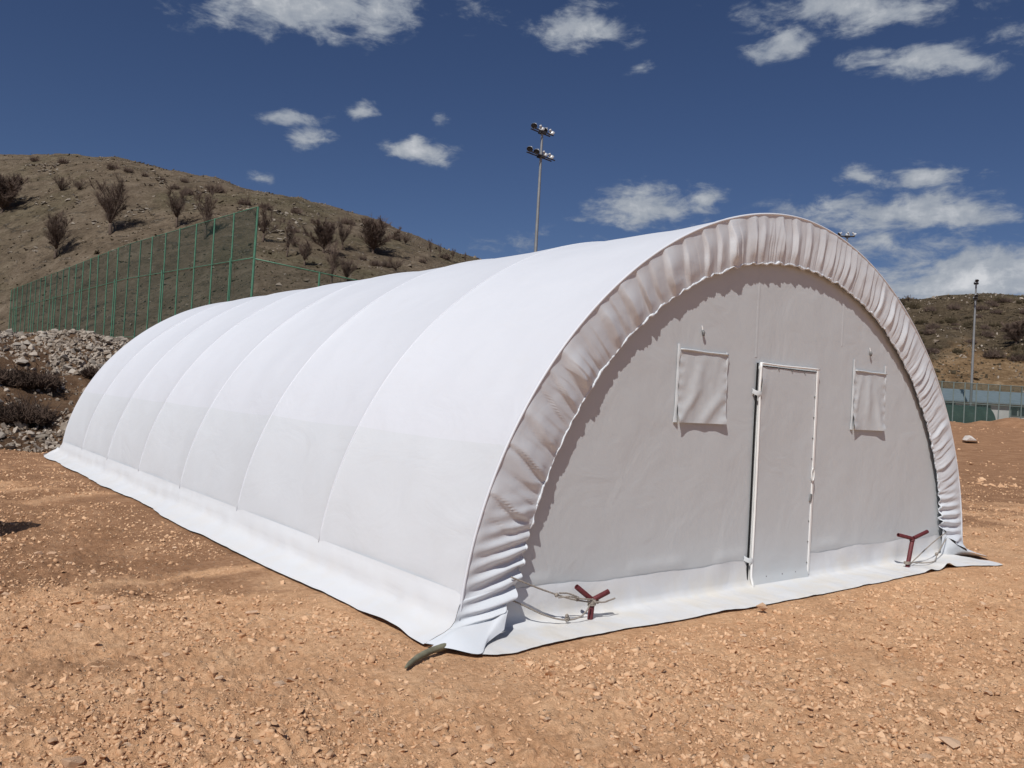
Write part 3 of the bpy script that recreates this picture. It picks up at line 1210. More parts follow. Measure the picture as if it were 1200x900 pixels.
# low scrub over the right-hand hill
SCRUB2 = []
for i in range(4):
    me_ = make_scrub_mesh(120 + i, 3.2, 1.9, 300, .035)
    me_.materials.append(M['scrub_olive'] if i % 2 else M['twig'])
    SCRUB2.append(me_)
r4 = random.Random(3)
for i in range(70):
    px, py = r4.uniform(1050, 1215), r4.uniform(352, 424)
    d_ = ray(px, py)
    p = hit(px, py, hill2_z, 122, 205, 300)
    o = empty('scrub_bush', p, 'low brown scrub bush on the slope right of the tent', 'bush', 'scrub on the right-hand hill', r4.uniform(0, 6))
    s = r4.uniform(.25, .62)
    o.scale = (s, s, s * r4.uniform(1.0, 1.8))
    obj('stems', SCRUB2[i % 4], None, o)
for i, (px, py, top, k, lab) in enumerate([(1064, 356, 346, 1, 'dark tree on the skyline right of the tent, taller of two'), (1057, 357, 350, 3, 'dark low tree on the skyline touching the tent edge'),
                                           (1190, 404, 372, 4, 'reddish brown bare tree at the right edge of the slope')]):
    put_tree(px, py, top, k, lab, 1.1, None, 'trees on the right-hand hill', hill2_z, (122, 215))

# ------------------------------------------------------------------ the white tunnel tent
tent = empty('tunnel_tent', (0, 0, 0), 'long white fabric tunnel tent with ruffled arched front on bare dirt', 'tent')
RIBS = [YR, 2.05, 4.0, 5.95, 7.85, 9.7, 11.55, TL]


def super_xy(t, a, b, n):
    c, s = np.cos(t), np.sin(t)
    return a * np.sign(c) * np.abs(c) ** (2 / n), b * np.abs(s) ** (2 / n)


def arc_params(a, b, n, k, zmin):
    """k parameters evenly spaced along the curve above zmin, from the right foot over the top to the left"""
    t = np.linspace(0, math.pi, 4001)
    x, z = super_xy(t, a, b, n)
    ok = z >= zmin
    t, x, z = t[ok], x[ok], z[ok]
    s = np.concatenate([[0], np.cumsum(np.hypot(np.diff(x), np.diff(z)))])
    return np.interp(np.linspace(0, s[-1], k), s, t)


def build_roof():
    nt = 150
    t = arc_params(TA, TB, TN, nt, .25)
    x, z = super_xy(t, TA, TB, TN)
    nx, nz = np.gradient(z), -np.gradient(x)
    ln = np.hypot(nx, nz)
    nx, nz = -nx / ln, -nz / ln
    flip = np.sign(nx[0])
    nx, nz = nx * flip, nz * flip                       # outward
    ang = np.degrees(np.arctan2(z, x))
    # fabric dips between the ridge and the shoulder tubes that run along the tent
    shoulders = [0, 30, 62, 90, 118, 150, 180]
    dip = np.zeros(nt)
    for a0, a1 in zip(shoulders[:-1], shoulders[1:]):
        f = np.clip((ang - a0) / (a1 - a0), 0, 1)
        k = .007 if (a0 in (62, 90)) else .008
        dip = np.maximum(dip, k * 4 * f * (1 - f) * ((ang >= a0) & (ang <= a1)))
    for bi, (y0, y1) in enumerate(zip(RIBS[:-1], RIBS[1:])):
        ny = 26
        f = np.linspace(0, 1, ny)
        Y, T = np.meshgrid(y0 + (y1 - y0) * f, np.arange(nt), indexing='xy')
        Fm = np.broadcast_to(f, (nt, ny))
        sag = (1 - np.abs(2 * Fm - 1) ** 2.2)
        low = sstep(.2, .9, z)[:, None]
        off = -((.040 - .033 * sstep(48, 80, np.abs(90 - np.abs(90 - ang)))[:, None]) * sag * (.5 + .5 * low)) - dip[:, None] * (.35 + .65 * sag)
        X0, Z0 = np.broadcast_to(x[:, None], (nt, ny)), np.broadcast_to(z[:, None], (nt, ny))
        wr = .013 * fbm(Y * .8, ang[:, None] / 14., bi, 3) + .006 * fbm(Y * 2.6 + ang[:, None] * .05, ang[:, None] / 7., bi + 5, 2)
        # diagonal pulls at the foot of the front bay
        if bi == 0:
            pull = np.sin((Z0 * 26 + (Y - YR) * 7)) * np.exp(-((Z0 - .62) / .28) ** 2) * np.exp(-(Y - YR) / .35)
            wr = wr + .009 * pull * (X0 < 0)
        wr = wr * sstep(0, .12, Fm * (1 - Fm) * 4) if bi else wr * sstep(0, .12, (1 - Fm))
        off = off + wr
        Xv = TX + X0 + nx[:, None] * off
        Zv = Z0 + nz[:, None] * off
        V = np.stack([Xv, Y, Zv], -1)
        zc = (.25 * (Z0[:-1, :-1] + Z0[1:, :-1] + Z0[:-1, 1:] + Z0[1:, 1:]))
        seam = 1.28 + .012 * np.sin(np.arange(ny - 1) * .5 + bi)
        mats = (zc < seam).astype(int).ravel()
        me = grid_mesh('roof_panel', V, True, mats=mats)
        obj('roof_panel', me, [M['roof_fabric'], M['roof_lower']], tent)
        # hem weld: a slightly raised strip along the length where the two sheets overlap
    for side in (-1, 1):
        pass
    # raised rim tube round the front ring and along every frame arch that shows through
    b = MB()
    tt = arc_params(TA, TB, TN, 160, .12)
    xx, zz = super_xy(tt, TA + .004, TB + .004, TN)
    b.tube(np.stack([TX + xx, np.full(160, YR + .002), zz], -1), .011, 8, True, .05)
    b.build('edge_piping', M['roof_fabric'], tent, True)
    # the welded sleeves over the frame arches
    for yr in RIBS[1:-1]:
        b = MB()
        tt = arc_params(TA, TB, TN, 110, .27)
        xx, zz = super_xy(tt, TA - .004, TB - .004, TN)
        b.tube(np.stack([TX + xx, yr + .006 * np.sin(np.arange(110) * .3), zz], -1), .0085, 6)
        b.build('arch_seam', M['roof_fabric'], tent, True)
    # back wall closes the far end
    nxg, nzg = 60, 24
    u = np.linspace(-1, 1, nxg)
    xs = u * (TA - .02)
    zt = TB * np.clip(1 - np.abs(xs / TA) ** TN, 0, 1) ** (1 / TN)
    V = np.zeros((nxg, nzg, 3))
    for j in range(nzg):
        f = j / (nzg - 1)
        V[:, j] = np.stack([TX + xs, np.full(nxg, TL - .03), .02 + f * np.maximum(zt - .05, .02)], -1)
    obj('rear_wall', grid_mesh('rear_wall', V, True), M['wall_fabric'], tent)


build_roof()

# front: gathered ruffle from the ring back to an elastic hem
YI, IA, IB, IN, IX = -0.064, 3.33, 3.04, 1.95, 1.62


def build_ruffle():
    n = 3000
    # ring path, with tails that run out along the ground
    ta = arc_params(TA, TB, TN, 400, .26)
    x, z = super_xy(ta, TA, TB, TN)
    ring = np.stack([TX + x, np.full(400, YR), z], -1)
    foot = [(.004, .255), (.022, .225), (.034, .180), (.048, .130), (.080, .092), (.13, .066), (.19, .046), (.25, .026), (.285, .012)]
    left_tail = np.array([(TX - TA + .012 - w_, YR - .004, z_) for w_, z_ in foot])
    right_tail = np.array([(TX + TA - .012 + w_, YR - .004, z_) for w_, z_ in foot])[::-1]
    ti = arc_params(IA, IB, IN, 400, .34)
    xi, zi = super_xy(ti, IA, IB, IN)
    inner = np.stack([IX + xi, np.full(400, YI), zi], -1)
    rin = np.array([(5.42, -.44, .025), (5.14, -.30, .09), (4.99, -.14, .23)])
    lin = np.array([(-1.78, -.13, .22), (-2.02, -.21, .11), (-2.36, -.33, .03)])
    cA = np.vstack([right_tail, ring, left_tail])
    cB = np.vstack([rin, inner, lin])

    def resample(c, fr):
        s = np.concatenate([[0], np.cumsum(np.linalg.norm(np.diff(c, axis=0), axis=1))])
        return np.stack([np.interp(fr * s[-1], s, c[:, k]) for k in range(3)], -1), s[-1]

    # keep the gather points matched: the tails take 5 % of the parameter at each end
    fr = np.linspace(0, 1, n)

    def path(tail0, mid, tail1):
        tl = .045
        out = np.zeros((n, 3))
        a, b_, c_ = fr < tl, (fr >= tl) & (fr <= 1 - tl), fr > 1 - tl
        out[a] = resample(np.vstack([tail0, mid[:1]]), fr[a] / tl)[0]
        out[b_] = resample(mid, (fr[b_] - tl) / (1 - 2 * tl))[0]
        out[c_] = resample(np.vstack([mid[-1:], tail1]), (fr[c_] - (1 - tl)) / tl)[0]
        return out
    A = path(right_tail, ring, left_tail)
    B = path(rin, inner, lin)
    L = 10.6
    s = fr * L
    rng = np.random.default_rng(4)
    # irregular pleats: random centres, widths and leanings
    nv = 16
    v = np.linspace(0, 1, nv)
    S, Vv = np.meshgrid(s, v, indexing='ij')
    H = np.zeros((n, nv))
    def pleats(Sp, wmin, wmax, height, seed):
        r_ = np.random.default_rng(seed)
        cs = [-1.0]
        while cs[-1] < L + 1:
            k = 1.0 if cs[-1] > L * .55 else .62              # finer gathers on the right-hand side
            cs.append(cs[-1] + k * r_.uniform(wmin, wmax))
        cs = np.array(cs)
        i = np.clip(np.searchsorted(cs, Sp) - 1, 0, len(cs) - 2)
        w_ = np.diff(cs)
        am = r_.uniform(.2, 1.0, len(w_)) * w_ * height
        pk = np.where(r_.random(len(w_)) < .85, r_.uniform(.74, .92, len(w_)), r_.uniform(.3, .6, len(w_)))
        pk = np.where(cs[:-1] > L * .55, pk, 1 - pk)          # the folds hang over towards the ground on either side
        ph = (Sp - cs[i]) / w_[i]
        p_ = pk[i]
        h = np.clip(np.where(ph < p_, ph / p_, (1 - ph) / (1 - p_)), 0, 1)
        return am[i] * (.75 * h + .25 * (.5 - .5 * np.cos(math.pi * h)))
    Sp = S - .20 * np.cos(math.pi * S / L) * (1 - Vv) + .06 * fbm(S * 1.3, Vv * 1.1, 2, 2)
    H = pleats(Sp, .10, .27, .20, 4) * (.30 + .70 * sstep(0, .5, Vv)) * (1 - .70 * sstep(.72, 1.0, Vv))
    Sq = S - .17 * np.cos(math.pi * S / L) * (1 - Vv) + .05 * fbm(S * 1.7, Vv * .9, 7, 2)
    H += pleats(Sq, .05, .13, .15, 9) * sstep(-.1, .9, Vv) * (1 - .5 * sstep(.80, 1.0, Vv)) * (.35 + .65 * sstep(-.2, .3, fbm(S * .8, 4.4, 1, 2)))
    H += .010 * fbm(S * 2.2, Vv * 1.5, 3, 3)
    # where the drawcord gathers the corners the pleats fan out tightly
    for g0 in (.045, .955):
        k = np.exp(-((fr - g0) / .035) ** 2)[:, None]
        fan = .030 * np.sin((S - g0 * L) * 62 + 3 * Vv) * (Vv ** .7) * k
        H = H * (1 - .5 * k) + fan
    P = A[:, None] * (1 - Vv[..., None]) + B[:, None] * Vv[..., None]
    belly = np.sin(math.pi * Vv) * .006
    pin = sstep(-.05, .08, Vv)
    P[..., 1] -= belly + H * pin - .012 * Vv
    # pleats also tug the hem in and out
    P[..., 2] += (-.006 * np.sin(S * 41 + 2 * fbm(S * 3, 1., 1, 2)) - .014 * fbm(S * 9, 0, 1, 2)) * Vv ** 3 * (B[:, None, 2] > .3)
    P[..., 2] = np.maximum(P[..., 2], .02 + .004 * Vv)
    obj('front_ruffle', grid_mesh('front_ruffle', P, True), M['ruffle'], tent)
    # elastic hem: a lumpy, turned-out edge
    b = MB()
    m0, m1 = int(n * .05), int(n * .95)
    e = P[m0:m1:2, -1].copy()
    k = len(e)
    sl = s[m0:m1:2]
    e[:, 1] += .002 - .006 * fbm(sl * 14, 0, 5, 2)
    rad = .009 + .005 * vnoise(sl * 26, 1.5) + .004 * vnoise(sl * 70, 4.5)
    b.tube(e, np.clip(rad, .004, .03), 7, True)
    b.build('elastic_hem', M['ruffle'], tent, True)


build_ruffle()


def arch_top(x, a, b, n):
    return b * np.clip(1 - np.abs(x / a) ** n, 0, 1) ** (1 / n)


def build_front_wall():
    nxg, nzg = 300, 110
    u = np.linspace(-1, 1, nxg)
    xs = u * 3.66
    zt = arch_top(xs, 3.70, 3.36, TN)
    V = np.zeros((nxg, nzg, 3))
    f = np.linspace(0, 1, nzg)
    X = np.repeat((TX + .06 + xs)[:, None], nzg, 1)
    Z = .20 + f[None] * np.maximum(zt - .20, .03)[:, None]
    Yd = .006 * fbm(X * .9, Z * .9, 2, 3) + .0025 * fbm(X * 3, Z * 2.2, 4, 2)
    # crease pulls along the foot
    Yd = Yd - .014 * np.exp(-((Z - .30) / .05) ** 2) * np.clip(fbm(X * 2.6, 7.7, 1, 2), 0, 1) * 1.6
    V = np.stack([X, Yd, Z], -1)
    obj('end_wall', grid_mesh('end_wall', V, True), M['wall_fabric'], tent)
    # welded vertical seams of the wall sheet
    for xs_, z0, z1 in ((1.06, 2.12, 3.30), (2.55, 2.35, 3.18)):
        b = MB()
        zz = np.linspace(z0, z1, 24)
        for sgn in (0,):
            vs = []
            for q in zz:
                yy = .006 * float(fbm(xs_ * .9, q * .9, 2, 3))
                vs += [(xs_ - .020, yy - .001, q), (xs_ - .012, yy - .0022, q), (xs_ + .012, yy - .0022, q), (xs_ + .020, yy - .001, q)]
            fs = []
            for i in range(len(zz) - 1):
                for j in range(3):
                    fs.append((i * 4 + j, i * 4 + j + 1, i * 4 + j + 5, i * 4 + j + 4))
            b.add(vs, fs)
        b.build('wall_seam', M['wall_fabric'], tent, True)


build_front_wall()


def build_skirts():
    # front: leaves the wall at .24 m, runs down and out over the ground
    nx_ = 520
    xs = np.linspace(-2.34, 5.16, nx_)
    prof = np.array([(-.008, .25), (-.014, .20), (-.020, .14), (-.028, .075), (-.042, .030), (-.09, .014), (-.17, .013), (-.24, .013), (-.32, .012), (-.40, .010), (-.47, .006), (-.50, .001)])
    edge = np.interp(xs, [-2.34, -2.2, -2.05, -1.8, -1.0, 0, 1, 2.5, 3.6, 4.2, 4.7, 5.0, 5.28], [.42, .50, .52, .46, .44, .50, .52, .50, .46, .44, .52, .64, .66])
    edge = edge + .025 * fbm(xs * 1.8, 2.0, 1, 3)
    lift = .018 * np.clip(fbm(xs * 1.6, 9.0, 3, 3), 0, 1) + .05 * np.exp(-((xs - 4.22) / .12) ** 2) + .02 * np.exp(-((xs - 3.75) / .1) ** 2)
    V = np.zeros((nx_, len(prof), 3))
    for j, (yy, zz) in enumerate(prof):
        f = max(0.0, (abs(yy) - .09) / .41)
        y = np.where(f > 0, -.09 - (edge - .09) * f, yy)
        lump = .020 * fbm(xs * 3.1, yy * 9, 2, 4) * min(1, j / 3) * (1 if j < 10 else .6)
        door_flat = 1 - .85 * sstep(.85, 1.0, xs) * (1 - sstep(2.1, 2.3, xs)) * (j < 8)
        z = zz + np.where(zz < .2, np.abs(lump) * 1.1 * door_flat, .03 * fbm(xs * 2.7, 3.3, 2, 3)) + lift * f ** 2
        wob = .016 * fbm(xs * 2.3, yy * 4, 6, 2) * (0 if j == 0 else 1)
        xj = xs if j >= 6 else np.clip(xs, TX - TA + .05, TX + TA - .05)
        V[:, j] = np.stack([xj, y + wob, np.maximum(z, .003)], -1)
    obj('front_skirt', grid_mesh('front_skirt', V, True), M['skirt'], tent)
    # sides
    for side in (-1, 1):
        ny = 560
        ys = np.linspace(YR, TL + .42, ny)
        prof = np.array([(-.014, .30), (.004, .255), (.022, .225), (.034, .180), (.048, .130), (.080, .092), (.13, .066), (.19, .046), (.25, .024), (.285, .003)])
        width = 1 + .34 * fbm(ys * .60, 4.0, 2, 4) + .10 * sstep(9, 13, ys)
        V = np.zeros((ny, len(prof), 3))
        for j, (xx, zz) in enumerate(prof):
            w = xx * np.where(xx > .05, width, 1)
            wob = (.020 * fbm(ys * 1.1, j * .3, 3, 3) + .010 * fbm(ys * 4.2 + j * .25, j * .22, 6, 2)) * min(1, j / 2)
            zz2 = zz + (.020 * fbm(ys * .9, j * .30, 9, 3) + .010 * np.abs(fbm(ys * 3.4 - j * .3, j * .35, 12, 2))) * min(1, j / 2) * (j < len(prof) - 1) + .018 * np.clip(fbm(ys * .7, 1.3, 5, 2), 0, 1) * (j / 9.) ** 3
            # the near corner hangs a little clear of the ground
            zz2 = zz2 + .03 * np.exp(-(ys - .45) ** 2 / .12) * (j / 9.) ** 2
            tail = sstep(TL - .05, TL + .42, ys)
            z = np.maximum(zz2, .012) * (1 - .93 * tail) * (1 + 1.2 * np.sin(math.pi * tail) * (j > 3))
            calm = sstep(YR, YR + .35, ys)
            w = xx + (w - xx) * calm
            z = zz + (z - zz) * calm
            xo = (TA - .012 + w + wob * calm) - .05 * tail * (j > 6)
            V[:, j] = np.stack([TX + side * xo, ys, np.maximum(z, .012)], -1)
        obj('side_skirt', grid_mesh('side_skirt', V, True), M['side_skirt'], tent)
    # rear
    xs = np.linspace(TX - TA - .28, TX + TA + .28, 120)
    prof = [(-.02, .30), (.02, .20), (.06, .10), (.16, .05), (.34, .02)]
    V = np.stack([np.stack([xs if b_ < .08 else np.clip(xs, TX - TA + .05, TX + TA - .05), np.full(120, TL + a_) + .02 * fbm(xs * 2, a_ * 5, 1, 2), np.full(120, b_)], -1) for a_, b_ in prof], 1)
    obj('rear_skirt', grid_mesh('rear_skirt', V, True), M['skirt'], tent)
    # loose flap of spare cloth folded over the near corner
    tip = [(-2.44, -.16, .075), (-2.50, -.22, .045), (-2.33, -.40, .03), (-2.22, -.46, .022), (-2.08, -.33, .05), (-1.93, -.22, .09)]
    nu, nv = 24, 10
    A = spline([(-2.32, -.16, .10), (-2.20, -.20, .12), (-2.02, -.20, .13), (-1.86, -.16, .17)], nu)
    B = spline([(-2.52, -.235, .035), (-2.43, -.30, .03), (-2.31, -.455, .02), (-2.16, -.335, .035), (-1.97, -.265, .075)], nu)
    V = np.zeros((nu, nv, 3))
    for j in range(nv):
        f = j / (nv - 1)
        V[:, j] = A * (1 - f) + B * f
        V[:, j, 2] += .018 * math.sin(math.pi * f) * np.sin(np.linspace(0, 9, nu))
        V[:, j, 2] = np.maximum(V[:, j, 2], .018)
    obj('corner_flap', grid_mesh('corner_flap', V, True), M['ruffle'], tent)
    # spare cloth tucked down inside the far corner
    A = spline([(4.95, -.065, .36), (4.99, -.12, .23), (5.14, -.275, .09), (5.40, -.42, .03)], nu)
    B = spline([(4.95, -.05, .02), (5.05, -.09, .02), (5.26, -.18, .018), (5.46, -.34, .014)], nu)
    V = np.stack([A * (1 - f) + B * f for f in np.linspace(0, 1, nv)], 1)
    V[..., 0] += .02 * np.sin(np.linspace(0, 12, nu))[:, None] * np.sin(np.linspace(0, math.pi, nv))[None]
    obj('corner_flap', grid_mesh('corner_flap', V, True), M['ruffle'], tent)


build_skirts()


def build_door():
    d1, d2, h = 1.075, 2.085, 2.075
    door = obj('door', None, parent=tent, loc=(0, 0, 0))
    # skin: gently dished cloth-covered leaf
    nu, nv = 40, 60
    U, Vv = np.meshgrid(np.linspace(0, 1, nu), np.linspace(0, 1, nv), indexing='ij')
    X = d1 + .035 + (d2 - d1 - .09) * U
    Z = .012 + (h - .047) * Vv
    Y = -.034 - .026 * np.exp(-(Vv / .03) ** 2) + .006 * fbm(X * 2.0, Z * 1.3, 1, 3) + .007 * np.sin(math.pi * U) * np.sin(math.pi * Vv)
    bow = .020 * np.exp(-((Z - 1.86) / .10) ** 2) * np.exp(-((X - d1) / .10) ** 2)
    Y = Y - bow
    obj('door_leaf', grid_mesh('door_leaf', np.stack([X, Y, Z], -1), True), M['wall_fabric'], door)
    b = MB()                                              # solid core behind the skin
    b.box(((d1 + d2) / 2 - .01, -.012, (h + .03) / 2), (d2 - d1 - .10, .028, h - .09))
    b.build('door_core', M['trim'], door)
    # dark gap where the hinge side stands open a little
    b = MB()
    zz = np.linspace(.01, h - .005, 30)
    b.tube([(d1 - .008 + .003 * math.sin(3 * q), -.018, q) for q in zz], .010, 6)
    b.build('gap', M['black'], door)
    # white edge strips
    b = MB()
    zz = np.linspace(-.01, h - .0, 40)
    pts = [(d1 + .022 + .006 * math.sin(2.1 * q) - .010 * math.exp(-((q - 1.84) / .10) ** 2), -.040, q) for q in zz]
    pts = [(x_, y_ - .035 * math.exp(-(max(q_, 0) / .06) ** 2), max(q_, .008)) for (x_, y_, q_) in pts]
    b.tube(pts, .0125, 7, True, .06)
    b.build('edge_strip', M['trim'], door, True)
    b = MB()
    b.box((d2 - .036, -.040, h / 2 + .015), (.034, .014, h - .05), None, .004)
    b.build('edge_strip', M['trim'], door)
    b = MB()
    b.tube([(d1 + .01 + (d2 - d1 - .02) * f, -.040 - .003 * math.sin(f * 13), h - .006 - .004 * math.sin(f * 5)) for f in np.linspace(0, 1, 24)], .010, 6, True, .08)
    b.build('edge_strip', M['trim'], door, True)
    b = MB()
    b.tube([(d2 - .010, -.020, q) for q in np.linspace(.04, h - .02, 12)], .005, 5)
    b.tube([(d1 + .05 + (d2 - d1 - .10) * f, -.037, h - .030) for f in np.linspace(0, 1, 8)], .004, 5)
    b.build('shadow_gap', M['black'], door)
    # straps that tie the leaf to the wall at the hinge side
    for q in (1.79, .255):
        b = MB()
        V = spline([(d1 - .06, -.008, q + .02), (d1 - .03, -.038, q), (d1 + .0, -.052, q), (d1 + .025, -.050, q - .01)], 10)
        for sgn in (0,):
            A_ = V + np.array([0, 0, .022])
            B_ = V - np.array([0, 0, .022])
            g = np.stack([A_, V + np.array([0, -.006, 0]), B_], 1)
        obj('hinge_strap', grid_mesh('hinge_strap', g, True), M['wall_fabric'], door)
    # latch: a small wire loop
    b = MB()
    a = np.linspace(0, 2 * math.pi, 22)
    b.tube([(d2 - .060 + .024 * math.cos(q), -.056, 1.03 + .062 * math.sin(q)) for q in a], .0055, 6, False)
    b.build('latch', M['trim'], door, True)
    b = MB()
    b.box((d2 - .062, -.046, .80), (.030, .016, .075), Matrix.Rotation(.25, 4, 'Y'), .004)
    b.build('bolt_plate', M['rivet'], door)
    b = MB()

    def rivet(x, z):
        r = MB()
        r.tube([(x, -.034, z), (x, -.044, z)], [.008, .006], 8)
        r.build('rivet', M['rivet'], door)
    for q in np.linspace(.16, 1.80, 9):
        if abs(q - 1.03) > .12:
            rivet(d2 - .066, float(q))
    for f in (.26, .52, .74, .97):
        rivet(d1 + (d2 - d1) * f, .085)
    for f in (.30, .52, .74):
        rivet(d1 + (d2 - d1) * f, h - .045)


build_door()


def build_window(x0, x1, z0, z1, lab, seed, hem, toggle):
    w = obj('window_flap', None, parent=tent, loc=(0, 0, 0), label=lab)
    nu, nv = 36, 48
    U, Vv = np.meshgrid(np.linspace(0, 1, nu), np.linspace(0, 1, nv), indexing='ij')
    top = z1 - hem
    X = x0 + (x1 - x0) * U - .012 * (1 - Vv) * (1 - U)
    Z = z0 + (top - z0) * Vv
    corner = (np.exp(-(U / .16) ** 2) + np.exp(-((1 - U) / .18) ** 2)) * np.exp(-(Vv / .16) ** 2)
    Y = -.014 - .010 * (1 - Vv) - .020 * corner
    for (cx_, cz_, an, am, wd) in ([(.35, .55, .35, .012, .10), (.22, .25, .75, .010, .07), (.72, .22, .8, .015, .09)] if seed == 1 else [(.45, .5, .02, .012, .10), (.12, .55, .25, .009, .06), (.80, .3, -.25, .011, .08)]):
        d = (U - cx_) * math.cos(an) - (Vv - cz_) * math.sin(an)
        l = (U - cx_) * math.sin(an) + (Vv - cz_) * math.cos(an)
        Y = Y - am * np.exp(-(d / wd) ** 2) * np.exp(-(l / .38) ** 2)
    Y = Y - .004 * fbm(X * 9, Z * 7, seed, 3) - .003 * np.sin(Vv * 40) * np.exp(-(np.minimum(U, 1 - U) / .08) ** 2)
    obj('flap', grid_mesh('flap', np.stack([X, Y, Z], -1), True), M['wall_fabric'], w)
    b = MB()                                             # rolled top edge of the flap
    b.tube([(x0 + (x1 - x0) * f, -.020 - .004 * math.sin(7 * f), top + .002 * math.sin(9 * f)) for f in np.linspace(0, 1, 16)], .009, 6, True, .1)
    b.build('top_hem', M['wall_fabric'], w, True)
    for k, xx in enumerate((x0 - .008, x1 + .004)):
        b = MB()
        zz = np.linspace(z0 + .0, z1 + (.03 if k == 0 else .008), 22)
        vs, fs = [], []
        for i, q in enumerate(zz):
            wdt = .020 + (.014 * math.exp(-((q - z0) / .07) ** 2) if k == 0 else 0)
            yy = -.013 - .004 * math.sin(q * 31 + k)
            vs += [(xx - wdt, -.007, q), (xx - .2 * wdt, yy - .008, q), (xx + .012, yy, q)]
            if i:
                a = (i - 1) * 3
                fs += [(a, a + 1, a + 4, a + 3), (a + 1, a + 2, a + 5, a + 4)]
        b.add(vs, fs)
        b.build('side_strip', M['wall_fabric'], w, True)
    b = MB()
    tx, tz = toggle
    b.tube([(tx, -.012, tz + .02), (tx + .004, -.022, tz), (tx + .006, -.020, tz - .03)], [.010, .014, .009], 8)
    tg = b.build('toggle', M['rivet'], w, True)
    b = MB()
    b.tube([(tx - .006, -.009, tz + .06), (tx, -.014, tz + .02)], .005, 5)
    b.build('toggle_cord', M['trim'], w)


build_window(-.03, .615, 1.49, 2.12, 'larger rolled-down window flap with diagonal creases, between ruffle and door', 1, .015, (.25, 2.27))
build_window(2.815, 3.47, 1.49, 2.20, 'window flap with a deep top hem, right of the door', 2, .085, (3.11, 2.32))

# ------------------------------------------------------------------ anchors, ropes, hose, loose things at the tent
SKZ = .03


def hollow_tube(a, b_, r, n=14):
    a, b_ = np.array(a, float), np.array(b_, float)
    t = (b_ - a) / np.linalg.norm(b_ - a)
    u = np.cross(t, [0, 0, 1.0])
    if np.linalg.norm(u) < .1:
        u = np.cross(t, [1.0, 0, 0])
    u /= np.linalg.norm(u)
    v = np.cross(t, u)
    rings = [(a, r), (b_ - t * .002, r), (b_, r * .94), (b_, r * .78), (b_ - t * .05, r * .76)]
    V = [c + rr * (math.cos(2 * math.pi * k / n) * u + math.sin(2 * math.pi * k / n) * v) for c, rr in rings for k in range(n)]
    Fs = [(i * n + k, i * n + (k + 1) % n, (i + 1) * n + (k + 1) % n, (i + 1) * n + k) for i in range(len(rings) - 1) for k in range(n)]
    Fs += [tuple(range(4 * n, 5 * n)), tuple(range(n))[::-1]]
    return MB().add(V, Fs)


def stake(base, top, arms, r, lab):
    o = empty('anchor_stake', base, lab, 'stake', 'tent anchor stakes')
    bz = np.array(base)
    hollow_tube((0, 0, -.12), np.array(top) - bz, r).build('stem', M['maroon'], o, True, 40)
    for a in arms:
        hollow_tube(np.array(top) - bz + (np.array(a) - np.array(top)) * .06, np.array(a) - bz, r * .92).build('arm', M['maroon'], o, True, 40)
    b = MB()
    nrm = (np.array(top) - bz) / np.linalg.norm(np.array(top) - bz)
    pts = [(np.array(top) - bz) * .93 + np.array([math.cos(q) * r * 1.18, math.sin(q) * r * 1.18, .004 * math.sin(3 * q)]) for q in np.linspace(0, 6.283, 16)]
    b.tube(pts, .004, 5, False)
    b.build('weld_bead', M['maroon'], o, True)
    return o


stake((-1.09, -.17, SKZ), (-1.072, -.175, .155), [(-.945, -.215, .215), (-1.215, -.145, .262)], .0215, 'short maroon steel stake with two splayed arms, roped, by the left corner')
stake((3.64, -.255, SKZ), (3.755, -.26, .325), [(3.99, -.31, .398), (3.545, -.20, .368)], .023, 'tall leaning maroon Y-shaped stake near the right corner')


def coil(c, axis_r, r, turns, pitch, rad, tilt=(0, 0, 0), n=60):
    q = np.linspace(0, 2 * math.pi * turns, n)
    P = np.stack([axis_r * np.cos(q), axis_r * np.sin(q), pitch * q / (2 * math.pi)], -1)
    Rm = np.array(Matrix.Rotation(tilt[0], 3, 'X') @ Matrix.Rotation(tilt[1], 3, 'Y') @ Matrix.Rotation(tilt[2], 3, 'Z'))
    return P @ Rm.T + np.array(c)


def guy_rope(segs, coils, lab, knots):
    first = np.array(segs[0][0])
    o = empty('guy_rope', first, lab, 'rope', 'ropes tying the tent to its stakes')
    for s in segs:
        b = MB()
        b.tube(spline(np.array(s) - first, 8 * len(s)), .0062, 7, True, .12)
        b.build('rope', M['rope'], o, True)
    for c in coils:
        b = MB()
        b.tube(np.array(c) - first, .006, 6, True, .1)
        b.build('wrap', M['rope'], o, True)
    for (c, s) in knots:
        b = MB()
        c = np.array(c) - first
        for k in range(3):
            q = np.linspace(0, 6.283, 14)
            P = np.stack([s * np.cos(q), s * np.sin(q) * .8, s * .4 * np.sin(2 * q + k)], -1)
            Rm = np.array(Matrix.Rotation(k * 1.1, 3, 'X') @ Matrix.Rotation(k * .8, 3, 'Z'))
            b.tube(P @ Rm.T + c, .006, 6, False)
        b.build('knot', M['rope'], o, True)
    return o


